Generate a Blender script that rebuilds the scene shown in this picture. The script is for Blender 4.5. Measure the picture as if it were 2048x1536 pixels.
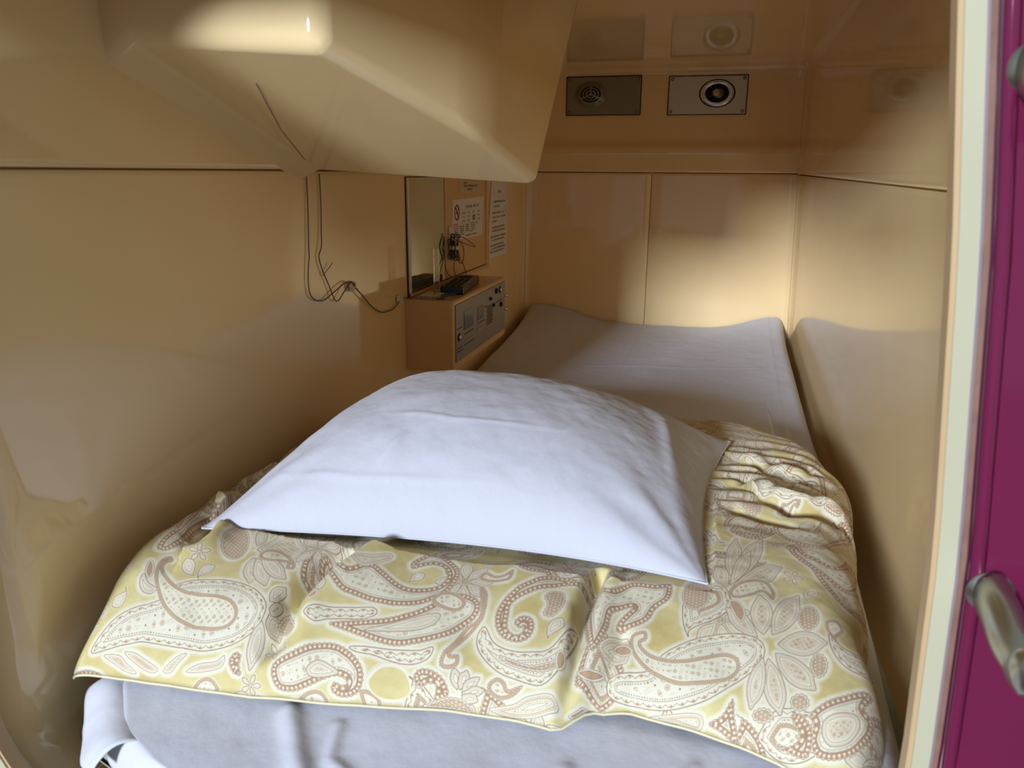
import bpy, bmesh, math, random
import numpy as np
from mathutils import Vector, Matrix
random.seed(4)
H = 0.66                      # eye height above the capsule floor; shapes below are written relative to the eye
for o in list(bpy.data.objects): bpy.data.objects.remove(o)
S = bpy.context.scene
COL = S.collection

# ---------------------------------------------------------------- camera
psi, th, roll = math.radians(14.6), math.radians(15.6), math.radians(0.4)
Fh = Vector((-math.sin(psi), math.cos(psi), 0)); R0 = Vector((math.cos(psi), math.sin(psi), 0)); Zv = Vector((0, 0, 1))
fw = Fh*math.cos(th) - Zv*math.sin(th); up0 = Fh*math.sin(th) + Zv*math.cos(th)
Rv = R0*math.cos(roll) + up0*math.sin(roll); Uv = up0*math.cos(roll) - R0*math.sin(roll)
cd = bpy.data.cameras.new('camera'); cam = bpy.data.objects.new('camera', cd); COL.objects.link(cam)
M = Matrix((Rv, Uv, -fw)).transposed().to_4x4(); M.translation = Vector((0, 0, H)); cam.matrix_world = M
cd.sensor_width = 36; cd.lens = 36*1520/2048; cd.clip_start = 0.02
cd.dof.use_dof = True; cd.dof.focus_distance = 1.7; cd.dof.aperture_fstop = 11
S.camera = cam
# ---------------------------------------------------------------- light and exposure
S.view_settings.view_transform = 'Standard'; S.view_settings.look = 'None'
S.cycles.max_bounces = 24; S.cycles.diffuse_bounces = 16; S.cycles.glossy_bounces = 8
S.view_settings.gamma = 1; S.view_settings.use_curve_mapping = False; S.view_settings.exposure = 0.0
w = bpy.data.worlds.new('world'); S.world = w; w.use_nodes = True
bg = w.node_tree.nodes['Background']; bg.inputs[0].default_value = (0.80, 0.88, 1.0, 1); bg.inputs[1].default_value = 0.30
def area(name, loc, tgt, sx, sy, power, col):
    l = bpy.data.lights.new(name, 'AREA'); l.shape = 'RECTANGLE'; l.size = sx; l.size_y = sy
    l.energy = power; l.color = col
    o = bpy.data.objects.new(name, l); COL.objects.link(o); o.location = (loc[0], loc[1], loc[2]+H)
    o.rotation_euler = (Vector(tgt)-Vector(loc)).to_track_quat('-Z', 'Y').to_euler()
    return o
area('window_daylight', (-2.60, -8.0, 1.8), (-0.2, 1.6, -0.2), 1.3, 1.4, 1420, (0.76, 0.85, 1.0))

# ---------------------------------------------------------------- material helpers
def lin(c):
    if isinstance(c, str):
        c = [int(c[i:i+2], 16)/255 for i in (0, 2, 4)]
    return tuple((x/12.92 if x <= .04045 else ((x+.055)/1.055)**2.4) for x in c)
def mat(name, col, rough=.5, metal=0, spec=.5, bump=0, bscale=50, var=0, vscale=3, coat=0, trans=0, sheen=0, ior=None, bdist=.002, detail=3):
    m = bpy.data.materials.new(name); m.use_nodes = True; nt = m.node_tree; p = nt.nodes['Principled BSDF']
    c = lin(col)
    p.inputs['Base Color'].default_value = (*c, 1); p.inputs['Roughness'].default_value = rough
    p.inputs['Metallic'].default_value = metal; p.inputs['Specular IOR Level'].default_value = spec
    p.inputs['Coat Weight'].default_value = coat; p.inputs['Coat Roughness'].default_value = .05
    p.inputs['Transmission Weight'].default_value = trans
    p.inputs['Sheen Weight'].default_value = sheen
    if ior: p.inputs['IOR'].default_value = ior
    tc = nt.nodes.new('ShaderNodeTexCoord')
    if var:
        n = nt.nodes.new('ShaderNodeTexNoise'); n.inputs['Scale'].default_value = vscale; n.inputs['Detail'].default_value = 4
        nt.links.new(tc.outputs['Object'], n.inputs['Vector'])
        mx = nt.nodes.new('ShaderNodeMix'); mx.data_type = 'RGBA'
        mx.inputs['A'].default_value = (*[x*(1-var) for x in c], 1); mx.inputs['B'].default_value = (*[min(1, x*(1+var)) for x in c], 1)
        nt.links.new(n.outputs['Fac'], mx.inputs['Factor']); nt.links.new(mx.outputs['Result'], p.inputs['Base Color'])
    if bump:
        n = nt.nodes.new('ShaderNodeTexNoise'); n.inputs['Scale'].default_value = bscale; n.inputs['Detail'].default_value = detail
        nt.links.new(tc.outputs['Object'], n.inputs['Vector'])
        b = nt.nodes.new('ShaderNodeBump'); b.inputs['Strength'].default_value = bump; b.inputs['Distance'].default_value = bdist
        nt.links.new(n.outputs['Fac'], b.inputs['Height']); nt.links.new(b.outputs['Normal'], p.inputs['Normal'])
    return m
FRP = mat('glossy_tan_gelcoat', 'EED29E', rough=.07, spec=.75, bump=.06, bscale=7, var=.05, vscale=5, bdist=.004, detail=2)
FRP2 = mat('tan_gelcoat_shelf', 'DDB57C', rough=.22, spec=.5, bump=.1, bscale=30, var=.08, vscale=7)
SEAM = mat('seam_shadow_gap', '3A2A14', rough=.8)
CREAM = mat('cream_plastic_trim', 'B4AF92', rough=.35, var=.05, vscale=9)
TANSTRIP = mat('tan_inner_edge', 'B89A70', rough=.5, var=.12, vscale=14)
GREYSTRIP = mat('grey_mauve_edge', '85747C', rough=.5)
PLY = mat('raw_plywood_in_shade', '7E5C4A', rough=.7, var=.35, vscale=60, bump=.3, bscale=90)  # plywood colour darkened to carry the shadow lying on this strip
PURPLE = mat('wine_purple_gloss', '661C3C', rough=.06, spec=.55, var=.1, vscale=6)
PURPLED = mat('wine_groove_shade', '4A1030', rough=.35)  # darker copy of the wine colour, painting the shade in the gap
STEEL = mat('brushed_steel', 'B9B7A8', rough=.30, metal=1, var=.1, vscale=20)
ALU = mat('satin_aluminium_plate', 'C9C8B8', rough=.38, metal=.3, bump=.05, bscale=200)
ALUD = mat('dark_satin_plate', '8E8A76', rough=.36, metal=.4, bump=.05, bscale=200)
PANEL = mat('grey_steel_fascia', '8A7F70', rough=.42, metal=.4, bump=.08, bscale=300)
CHROME = mat('chrome', 'D8DCE6', rough=.12, metal=1)
BLACK = mat('black_plastic', '101218', rough=.25, spec=.5)
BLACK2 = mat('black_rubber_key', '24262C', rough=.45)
DARK = mat('dark_hole', '0C0A08', rough=.8)
LCD = mat('dark_lcd_window', '3B4240', rough=.12, spec=.6)
BTN = mat('grey_button', 'C7C2B4', rough=.35)
BULB = mat('unlit_bulb_glass', 'B7A77C', rough=.2, spec=.6)
WHITEP = mat('white_plastic', 'E2DCCB', rough=.4)
CORD = mat('brown_grey_cord', '6E5A38', rough=.5)
CORD2 = mat('dark_cord', '4A3E28', rough=.5)
PAPER = mat('white_paper', 'E4DDD3', rough=.75, var=.03)
PAPERY = mat('yellowed_paper_label', 'CDBB93', rough=.7, var=.1, vscale=30)
INK = mat('black_ink', '2C241E', rough=.8)
INKG = mat('grey_ink', '8A8680', rough=.8)
INKR = mat('red_ink', 'A03024', rough=.8)
INKP = mat('pink_ink', 'BE6A62', rough=.8)
ACRYL = mat('clear_acrylic', 'F4F2E8', rough=.04, trans=.95, ior=1.45)
MIRROR = mat('mirror_glass', 'DDE0CC', rough=.015, metal=.86, spec=1)
SHEET = mat('white_cotton_sheet', 'CACBD2', rough=.85, spec=.2, bump=.55, bscale=22, var=.015, vscale=6, sheen=.1, bdist=.004, detail=9)
PILLOWM = mat('white_cotton_pillowcase', 'C0C1C9', rough=.85, spec=.2, bump=.55, bscale=22, var=.012, vscale=8, sheen=.1, bdist=.004, detail=9)
BLANK = mat('grey_green_terry', '8E9684', rough=.95, bump=.9, bscale=260, var=.15, vscale=30, bdist=.003)
BLANKO = mat('ochre_patterned_hem', 'A87C34', rough=.95, bump=.6, bscale=200, var=.35, vscale=60)
CARPET = mat('corridor_carpet', '5A4B3C', rough=.95, bump=.6, bscale=400, var=.1, vscale=40)

# ---------------------------------------------------------------- object helpers
def link(name, me, material, parent=None, smooth=True, loc=(0, 0, 0)):
    o = bpy.data.objects.new(name, me); COL.objects.link(o)
    if material and not me.materials: me.materials.append(material)
    if smooth and len(me.polygons): me.polygons.foreach_set('use_smooth', [True]*len(me.polygons))
    if parent is not None: o.parent = parent
    o.location = loc
    return o
def tag(o, label=None, cat=None, group=None, kind=None):
    if label: o['label'] = label
    if cat: o['category'] = cat
    if group: o['group'] = group
    if kind: o['kind'] = kind
    return o
def empty(name, loc, label=None, cat=None, group=None, kind=None):
    o = bpy.data.objects.new(name, None); COL.objects.link(o); o.location = (loc[0], loc[1], loc[2]+H); o.empty_display_size = .02
    return tag(o, label, cat, group, kind)
# every mesh is written in eye-relative coordinates; part() moves it into its parent's frame
def part(name, me_or_bm, material, parent=None, smooth=True, origin=None):
    if isinstance(me_or_bm, bmesh.types.BMesh):
        me = bpy.data.meshes.new(name); bmesh.ops.recalc_face_normals(me_or_bm, faces=me_or_bm.faces[:]); me_or_bm.to_mesh(me); me_or_bm.free()
    else: me = me_or_bm
    if parent is None:
        og = Vector(origin) if origin is not None else Vector((0, 0, 0))
        me.transform(Matrix.Translation(-og))
        return link(name, me, material, None, smooth, (og.x, og.y, og.z+H))
    wl = Vector((0, 0, 0)); q = parent
    while q is not None: wl += q.location; q = q.parent
    wl.z -= H
    og = Vector(origin) if origin is not None else wl
    me.transform(Matrix.Translation(-og))
    return link(name, me, material, parent, smooth, og-wl)
def grid_mesh(name, P, flip=False, uv=None):
    n, m = P.shape[:2]
    me = bpy.data.meshes.new(name); V = P.reshape(-1, 3)
    idx = np.arange(n*m).reshape(n, m)
    q = np.stack([idx[:-1, :-1], idx[1:, :-1], idx[1:, 1:], idx[:-1, 1:]], -1).reshape(-1, 4)
    if flip: q = q[:, ::-1]
    me.vertices.add(len(V)); me.vertices.foreach_set('co', V.astype(np.float32).ravel())
    me.loops.add(q.size); me.loops.foreach_set('vertex_index', q.astype(np.int32).ravel())
    me.polygons.add(len(q)); me.polygons.foreach_set('loop_start', np.arange(0, q.size, 4, dtype=np.int32))
    me.update(calc_edges=True)
    if uv is not None:
        l = me.uv_layers.new(name='cloth'); l.data.foreach_set('uv', uv.reshape(-1, 2)[q.ravel()].astype(np.float32).ravel())
    me.validate(); return me
def box(bm, x0, x1, y0, y1, z0, z1, bev=0, seg=2):
    r = bmesh.ops.create_cube(bm, size=1)
    for v in r['verts']:
        v.co = Vector(((x0+x1)/2+v.co.x*(x1-x0), (y0+y1)/2+v.co.y*(y1-y0), (z0+z1)/2+v.co.z*(z1-z0)))
    if bev:
        es = list({e for v in r['verts'] for e in v.link_edges})
        bmesh.ops.bevel(bm, geom=es, offset=bev, segments=seg, affect='EDGES', profile=.5)
    return bm
def NB(): return bmesh.new()
def cyl(bm, c, axis, r, h, seg=24, r2=None):
    q = Vector(axis).to_track_quat('Z', 'Y').to_matrix().to_4x4()
    bmesh.ops.create_cone(bm, cap_ends=True, segments=seg, radius1=r, radius2=r if r2 is None else r2, depth=h,
                          matrix=Matrix.Translation(Vector(c)+Vector(axis).normalized()*h/2) @ q)
    return bm
def smooth_path(pts, n=8):
    pts = [Vector(p) for p in pts]; out = []
    P = [pts[0]*2-pts[1]] + pts + [pts[-1]*2-pts[-2]]
    for i in range(1, len(P)-2):
        for k in range(n):
            t = k/n; a, b, c, d = P[i-1], P[i], P[i+1], P[i+2]
            out.append(.5*((2*b)+(c-a)*t+(2*a-5*b+4*c-d)*t*t+(3*b-a-3*c+d)*t**3))
    out.append(pts[-1]); return out
def tube(bm, pts, r, seg=8, ry=None, upv=(0, 0, 1), cap=True):
    pts = [Vector(p) for p in pts]; rings = []; ry = ry or r
    prev = None
    for i, p in enumerate(pts):
        t = (pts[min(i+1, len(pts)-1)]-pts[max(i-1, 0)]).normalized()
        if prev is None:
            u = Vector(upv); u = (u-t*u.dot(t))
            if u.length < 1e-4: u = Vector((1, 0, 0)); u = u-t*u.dot(t)
        else: u = prev-t*prev.dot(t)
        u.normalize(); prev = u; s = t.cross(u)
        rings.append([bm.verts.new(p+s*math.cos(a)*r+u*math.sin(a)*ry) for a in [2*math.pi*k/seg for k in range(seg)]])
    for a, b in zip(rings, rings[1:]):
        for k in range(seg): bm.faces.new((a[k], a[(k+1) % seg], b[(k+1) % seg], b[k]))
    if cap: bm.faces.new(rings[0][::-1]); bm.faces.new(rings[-1])
    return bm
def solid(o, t, off=1):
    m = o.modifiers.new('thickness', 'SOLIDIFY'); m.thickness = t; m.offset = off; return o
# value noise
_rng = np.random.default_rng(7); _tab = _rng.random((256, 256))
def vnoise(x, y):
    xi = np.floor(x).astype(int); yi = np.floor(y).astype(int); fx = x-xi; fy = y-yi
    fx = fx*fx*(3-2*fx); fy = fy*fy*(3-2*fy); g = lambda a, b: _tab[a & 255, b & 255]
    return (g(xi, yi)*(1-fx)+g(xi+1, yi)*fx)*(1-fy)+(g(xi, yi+1)*(1-fx)+g(xi+1, yi+1)*fx)*fy
def fbm(x, y, o=4):
    s = 0; a = .5
    for k in range(o): s = s+a*(vnoise(x+17*k, y+31*k)-.5); x = x*2.03; y = y*2.03; a *= .5
    return s
def seg_dist(X, Y, pts):
    """distance to a polyline and signed side"""
    d = np.full(X.shape, 9.); sd = np.zeros(X.shape); tt = np.zeros(X.shape); n = len(pts)-1
    for i in range(n):
        ax, ay = pts[i]; bx, by = pts[i+1]; vx, vy = bx-ax, by-ay
        t = np.clip(((X-ax)*vx+(Y-ay)*vy)/(vx*vx+vy*vy), 0, 1)
        ex, ey = X-ax-t*vx, Y-ay-t*vy; dd = np.hypot(ex, ey); m = dd < d
        d[m] = dd[m]; sd[m] = np.sign(vx*ey-vy*ex)[m]; tt[m] = ((i+t)/n)[m]
    return d, sd, tt

# ================================================================ SETTING: the moulded shell
ZT, ZB = .348, -.655       # ceiling, floor
YF, YB = .52, 2.815
def XL(y, z): return -.692 - .006*np.clip(-z, 0, .5)
def XR(y, z): return .266 + .034*np.clip(-z, 0, .6) - .012*np.clip(z, 0, .35)
def seam_z(y, side): return 0.0 if side < 0 else -.004 - .016*(YB-y)/1.8
levels_up = [.0, .003, .01, .03, .06, .082, .094, .105, .13, .17, .21, .25] + [.28]+[ZT-.028+.028*math.sin(a) for a in np.linspace(.15, math.pi/2, 7)]
levels_lo = [.0, -.003, -.01, -.05, -.15, -.3, -.42, -.5] + [ZB+.06-.06*math.sin(a) for a in np.linspace(.0, math.pi/2, 9)]
def inset(z):
    rt, rb = .028, .06; i = 0
    if z > ZT-rt: i = rt-math.sqrt(max(0, rt*rt-(z-(ZT-rt))**2))
    if z < ZB+rb: i = rb-math.sqrt(max(0, rb*rb-(z-(ZB+rb))**2))
    if abs(z) < .002: i = -.005
    elif abs(z) < .0035: i = 0
    return i
def bulge(z):     # back wall: lower half of the upper moulding stands proud below a soft ridge
    if z < .001: return 0
    if z < .082: return .004+.012*(z/.082)
    if z < .105: return .016-.02*(z-.082)/.023
    return -.004
RC = .035
def wall_grid(part_, levels):
    rows = []
    for z in levels:
        i = inset(z); row = []
        xl, xr, yb = float(XL(0, z))+i, float(XR(0, z))-i, YB-i-bulge(z)
        if part_ == 'L':
            ys = list(np.linspace(YF, 2.2, 22))+list(np.linspace(2.25, yb-RC, 8))
            row = [(xl, y, z) for y in ys]+[(xl+RC-RC*math.cos(a), yb-RC+RC*math.sin(a), z) for a in np.linspace(.1, math.pi/4, 6)]
        elif part_ in ('B', 'BL', 'BR'):
            a0 = [(xl+RC-RC*math.cos(a), yb-RC+RC*math.sin(a), z) for a in np.linspace(math.pi/4, math.pi/2, 6)]
            a1 = [(xr-RC+RC*math.sin(a), yb-RC+RC*math.cos(a), z) for a in np.linspace(0, math.pi/4, 6)]
            xm = -.229
            if part_ == 'B': row = a0+[(x, yb, z) for x in np.linspace(xl+RC+.01, xr-RC-.01, 20)]+a1
            if part_ == 'BL': row = a0+[(x, yb, z) for x in np.linspace(xl+RC+.01, xm-.003, 10)]+[(xm-.001, yb+.001, z), (xm, yb+.006, z)]
            if part_ == 'BR': row = [(xm, yb+.006, z), (xm+.001, yb+.001, z)]+[(x, yb, z) for x in np.linspace(xm+.003, xr-RC-.01, 10)]+a1
        else:
            ys = list(np.linspace(yb-RC, 2.25, 8))+list(np.linspace(2.2, YF, 22))
            row = [(xr-RC+RC*math.sin(a), yb-RC+RC*math.cos(a), z) for a in np.linspace(math.pi/4, math.pi/2-.1, 6)]+[(xr, y, z) for y in ys]
            row = [(x, y, zz+(seam_z(y, 1) if abs(zz) < .2 else 0)*(1-abs(zz)/.2)) for x, y, zz in row]
        rows.append(row)
    return np.array(rows)
def wall(name, lab, pieces):
    w_ = empty(name, (0, 1.6, ZB), lab, None, None, 'structure')
    for code, lv, up in pieces:
        P = wall_grid(code, lv)
        me = grid_mesh('panel', P, flip=up)
        o = part('panel', me, FRP, w_); solid(o, .006, -1)
    return w_
wall('wall_left', 'tan glossy moulded left wall in an upper and a lower panel', [('L', levels_up, True), ('L', levels_lo, False)])
wall('wall_back', 'tan glossy moulded back wall with thin panel seams', [('B', levels_up, True), ('BL', levels_lo, False), ('BR', levels_lo, False)])
wall('wall_right', 'tan glossy moulded right wall in an upper and a lower panel', [('R', levels_up, True), ('R', levels_lo, False)])
tag(part('ceiling', box(NB(), -.68, .25, YF-.01, YB-.02, ZT-.0005, ZT+.02), FRP, smooth=False), 'tan glossy moulded ceiling', None, None, 'structure')
tag(part('floor', box(NB(), -.63, .22, YF, YB-.05, ZB-.02, ZB+.0005), FRP, smooth=False), 'tan moulded floor under the mattress', None, None, 'structure')

# front wall with the rounded opening
def XE(z): return float(np.interp(z, [-.60, -.40, -.235, -.043, .092, .3], [.157, .158, .152, .135, .118, .092]))
def opening(off=0):
    pts = []
    zt, zb, xl = .215+off, -.640-off, -.680-off
    r = .10+off
    pts += [(xl+r-r*math.sin(a), zb+r-r*math.cos(a)) for a in np.linspace(0, math.pi/2, 12)]
    pts += [(xl, z) for z in np.linspace(-.4, .1, 6)]
    pts += [(xl+.1-.1*math.cos(a), zt-.1+.1*math.sin(a)) for a in np.linspace(0, math.pi/2, 8)]
    xt = XE(.2)+off
    pts += [(xt-.07+.07*math.sin(a), zt-.07+.07*math.cos(a)) for a in np.linspace(0, math.pi/2, 8)]
    pts += [(XE(z)+off, z) for z in np.linspace(.15, -.52, 16)]
    xb = XE(-.55)+off
    pts += [(xb-.09+.09*math.cos(a), zb+.09-.09*math.sin(a)) for a in np.linspace(0, math.pi/2, 8)]
    return pts
def ring(bm, off0, off1, y0, y1):
    a, b = opening(off0), opening(off1)
    A0 = [bm.verts.new((x, y0, z)) for x, z in a]; B0 = [bm.verts.new((x, y0, z)) for x, z in b]
    A1 = [bm.verts.new((x, y1, z)) for x, z in a]; B1 = [bm.verts.new((x, y1, z)) for x, z in b]
    n = len(a)
    for i in range(n):
        j = (i+1) % n
        for q in ((A0[i], A0[j], B0[j], B0[i]), (A1[i], B1[i], B1[j], A1[j]), (A0[i], A1[i], A1[j], A0[j]), (B0[i], B0[j], B1[j], B1[i])):
            bm.faces.new(q)
    return bm
def face_wall():
    bm = NB(); a = opening(.016); n = len(a)
    ox0, ox1, oz0, oz1 = -1.9, 1.5, -.95, 1.1
    cx, cz = -.25, -.2
    def out(x, z):
        dx, dz = x-cx, z-cz; s = 1e9
        if dx > 0: s = min(s, (ox1-cx)/dx)
        if dx < 0: s = min(s, (ox0-cx)/dx)
        if dz > 0: s = min(s, (oz1-cz)/dz)
        if dz < 0: s = min(s, (oz0-cz)/dz)
        return cx+dx*s, cz+dz*s
    for y in (.503, .523):
        I = [bm.verts.new((x, y, z)) for x, z in a]; O = [bm.verts.new((*out(x, z),)[:1]+(y,)+(out(x, z)[1],)) for x, z in a]
        for i in range(n): bm.faces.new((I[i], I[(i+1) % n], O[(i+1) % n], O[i]))
        if y < .51: I0 = I
    for i in range(n): bm.faces.new((I0[i], I0[(i+1) % n], I[(i+1) % n], I[i]))
    return bm
tag(part('wall_front', face_wall(), CREAM, smooth=False), 'cream front wall of the capsule around its rounded opening', None, None, 'structure')
tr = empty('trim_1', (-.25, .5, -.645), 'cream edging strip around the rounded capsule opening', None, None, 'structure')
part('inner_lip', ring(NB(), 0, .003, .4985, .512), TANSTRIP, tr, smooth=False)
part('edging', ring(NB(), .003, .014, .4965, .512), CREAM, tr, smooth=False)
part('outer_lip', ring(NB(), .014, .016, .4975, .512), GREYSTRIP, tr, smooth=False)
tag(part('floor_corridor', box(NB(), -2.6, 2.2, -3, .5, -1.0, -.98), CARPET, smooth=False), 'brown carpet of the corridor outside the capsule', None, None, 'structure')

# purple facade panel right of the opening
pr = empty('facade_panel', (.5, .49, -.9), 'glossy wine-purple panel beside the right edge of the capsule opening', 'panel')
def strip(bm, d0, d1, y0, y1, zs=None):
    zs = zs if zs is not None else np.linspace(-.9, .95, 40); rows = []
    for z in zs:
        x = XE(z); rows.append([bm.verts.new(v) for v in ((x+d0, y0, z), (x+d1, y0, z), (x+d1, y1, z), (x+d0, y1, z))])
    for a, b in zip(rows, rows[1:]):
        for k in range(4): bm.faces.new((a[k], a[(k+1) % 4], b[(k+1) % 4], b[k]))
    bm.faces.new(rows[0]); bm.faces.new(rows[-1][::-1]); return bm
part('wood_edge', strip(NB(), .0162, .0198, .4985, .5028), PLY, pr, smooth=False)
part('groove', strip(NB(), .0198, .0222, .5000, .5028), PURPLED, pr, smooth=False)
bm = NB()
tube(bm, [(XE(z)+.0262, .498, z) for z in np.linspace(-.9, .95, 60)], .0042, seg=20, upv=(0, 1, 0))
part('rounded_rib', bm, PURPLE, pr)
part('sheet', strip(NB(), .0302, .75, .4955, .5028), PURPLE, pr, smooth=False)

# steps of the ladder: bent metal bars standing out of the purple panel
def rung(z, lab, x0):
    yo = .0105
    r = empty('ladder_rung', (x0+.15, .486, z), lab, 'rung', None)
    pts = [(x0, .497, z), (x0+.002, .478, z-.006), (x0+.004, .460, z-.014), (x0+.010, .447, z-.019), (x0+.022, .440, z-.021), (x0+.2, .440, z-.021), (x0+.30, .440, z-.021), (x0+.316, .446, z-.019), (x0+.324, .455, z-.016), (x0+.328, .478, z-.006), (x0+.33, .497, z)]
    part('bar', tube(NB(), smooth_path(pts, 6), .0105, seg=24, ry=.0165), STEEL, r)
    for xx in (x0, x0+.33):
        part('flange', cyl(NB(), (xx, .4955, z), (0, -1, 0), .014, .002, 28), STEEL, r)
    return r
rung(.056, 'bent metal rung high on the purple panel, only its rounded end in view', .160)
rung(-.256, 'bent metal rung low on the purple panel near the bottom right corner', .187)

# ================================================================ television housing hanging from ceiling and left wall
A = Vector((-.690, .794, .145)); B = Vector((-.690, 1.217, .003)); C = Vector((-.277, 1.217, -.021))
D = Vector((-.420, .797, .124)); E_ = Vector((-.316, 1.028, .044))
hs = empty('screen_housing', (-.5, 1.0, ZT), 'large tan moulded housing hanging from the ceiling at the left wall', 'housing')
def housing():
    bm = NB()
    cz = ZT+.004
    bot = [A+Vector((-.004, 0, -.028)), A+Vector((.034, 0, -.004)), D, E_, C, B+Vector((.034, 0, -.004)), B+Vector((-.004, 0, -.022))]
    top = [Vector((-.694, .787, cz)), Vector((-.656, .787, cz)), Vector((-.414, .789, cz)), Vector((-.296, 1.022, cz)), Vector((-.215, 1.330, cz)), Vector((-.656, 1.33, cz)), Vector((-.694, 1.33, cz))]
    bv = [bm.verts.new(p) for p in bot]; tv = [bm.verts.new(p) for p in top]; n = len(bv)
    side = []
    for i in range(n):
        j = (i+1) % n; side.append(bm.faces.new((bv[i], bv[j], tv[j], tv[i])))
    bm.faces.new((bv[0], bv[6], bv[5], bv[1])); bm.faces.new((bv[1], bv[5], bv[4], bv[3], bv[2])); bm.faces.new(tv)
    bm.edges.ensure_lookup_table()
    wl = bm.edges.layers.float.new('bevel_weight_edge')
    def W(a, b, x):
        e = bm.edges.get((a, b)); e[wl] = x
    W(bv[1], bv[2], .34); W(bv[0], bv[1], .3); W(bv[2], bv[3], .36); W(bv[3], bv[4], .30); W(bv[4], bv[5], .22); W(bv[5], bv[6], .2)
    W(bv[1], bv[5], .12)
    W(bv[2], tv[2], .34); W(bv[3], tv[3], 1.0); W(bv[4], tv[4], .3)
    for a, b in ((bv[0], bv[6]), (bv[0], tv[0]), (bv[6], tv[6])): bm.edges.get((a, b)).smooth = False
    return bm
o = part('shell', housing(), FRP, hs)
m = o.modifiers.new('bevel', 'BEVEL'); m.limit_method = 'WEIGHT'; m.width = .05; m.segments = 8; m.profile = .5; m.use_clamp_overlap = True
m = o.modifiers.new('wn', 'WEIGHTED_NORMAL'); m.keep_sharp = True
bm = NB(); tube(bm, [(-.5595, .8875, .1025), (-.62, 1.04, .0550), (-.655, 1.165, .0160)], .0004, seg=6)
part('mould_line', bm, SEAM, hs)
bm = NB(); sv = [Vector(p) for p in ((-.60, 1.2255, .02), (-.33, 1.2255, .015), (-.29, 1.31, .30), (-.60, 1.31, .30))]
f1 = [bm.verts.new(v+Vector((0, .006, 0))) for v in sv]; f0 = [bm.verts.new(v-Vector((0, .004, 0))) for v in sv]
bm.faces.new(f1); bm.faces.new(f0[::-1])
for i in range(4): bm.faces.new((f1[i], f0[i], f0[(i+1) % 4], f1[(i+1) % 4]))
part('screen', bm, BLACK, hs, smooth=False)

# ================================================================ mirror unit on the left wall
mu = empty('mirror_unit', (-.692, 2.0, -.285), 'wall unit with a tall narrow mirror and a tan panel above the control console', 'mirror')
part('backing', box(NB(), -.6935, -.6905, 1.672, 2.345, -.289, -.012, .001), SEAM, mu, smooth=False)
part('mirror_glass', box(NB(), -.691, -.6885, 1.690, 1.926, -.279, -.014), MIRROR, mu, smooth=False)
part('panel', box(NB(), -.691, -.6875, 1.931, 2.300, -.279, -.014, .0012), FRP2, mu, smooth=False)
bm = NB(); box(bm, -.692, -.6855, 1.680, 2.335, -.293, -.2815, .002); part('frame_rail', bm, FRP2, mu, smooth=False)
bm = NB(); box(bm, -.692, -.6855, 2.304, 2.335, -.2810, -.014, .002); part('frame_stile', bm, FRP2, mu, smooth=False)
bm = NB(); box(bm, -.692, -.6872, 1.676, 1.688, -.2810, -.014, .001); part('mirror_edge', bm, WHITEP, mu, smooth=False)

# ================================================================ control console
cx1 = -.574; cy0, cy1 = 1.655, 2.118; cz1, cz0 = -.291, -.462
cs = empty('control_console', (-.63, 1.88, cz0), 'tan box with a grey radio and clock control fascia at the left wall', 'console')
part('body', box(NB(), -.697, cx1, cy0, cy1, cz0, cz1, .006, 3), FRP2, cs, smooth=False)
fa = part('fascia', box(NB(), cx1, cx1+.0025, 1.668, 2.105, -.440, -.302, .0006), PANEL, cs, smooth=False)
def onf(name, y0, y1, z0, z1, m, t=.0015, bev=0): return part(name, box(NB(), cx1+.0022, cx1+.0025+t, y0, y1, z0, z1, bev), m, fa, smooth=False)
onf('display', 1.728, 1.800, -.372, -.327, LCD, .001); onf('display', 1.838, 1.890, -.368, -.336, LCD, .001)
bm = NB()
for i in range(9):
    for j in range(5):
        cyl(bm, (cx1+.002, 1.925+j*.011+(.005 if i % 2 else 0), -.395+i*.0058), (1, 0, 0), .0024, .0012, 6)
tag(part('speaker_holes', bm, DARK, fa), kind='stuff')
for i in range(5): onf('push_button', 1.735+i*.014, 1.741+i*.014, -.403, -.397, BTN, .003, .0008)
for i in range(4): onf('push_button', 1.835+i*.014, 1.841+i*.014, -.396, -.389, BTN, .003, .0008)
for (y, z, r) in ((1.690, -.382, .0075), (1.955, -.330, .0045), (2.012, -.317, .0065), (2.052, -.319, .0075), (1.985, -.352, .004), (2.060, -.362, .006)):
    k = part('knob', cyl(NB(), (cx1+.002, y, z), (1, 0, 0), r, .006, 20, r*.85), CHROME if r > .007 else BLACK2, fa)
    part('knob_collar', cyl(NB(), (cx1+.0021, y, z), (1, 0, 0), r*1.35, .001, 20), DARK, fa)
for (z) in (-.345, -.385):
    part('catch', cyl(NB(), (cx1-.004, cy1-.004, z), (1, .6, 0), .005, .012, 14), CHROME, cs)
for (y0, y1, z) in ((1.675, 1.71, -.362), (1.675, 1.71, -.410), (1.728, 1.80, -.384), (1.728, 1.80, -.411), (1.838, 1.90, -.378), (1.90, 1.92, -.345), (1.675, 1.72, -.418), (1.99, 2.08, -.350)):
    bm = NB(); y = y0
    while y < y1: box(bm, cx1+.0024, cx1+.0028, y, y+.004, z, z+.0028); y += .0065
    part('printed_marks', bm, INK, fa, smooth=False)

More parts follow.
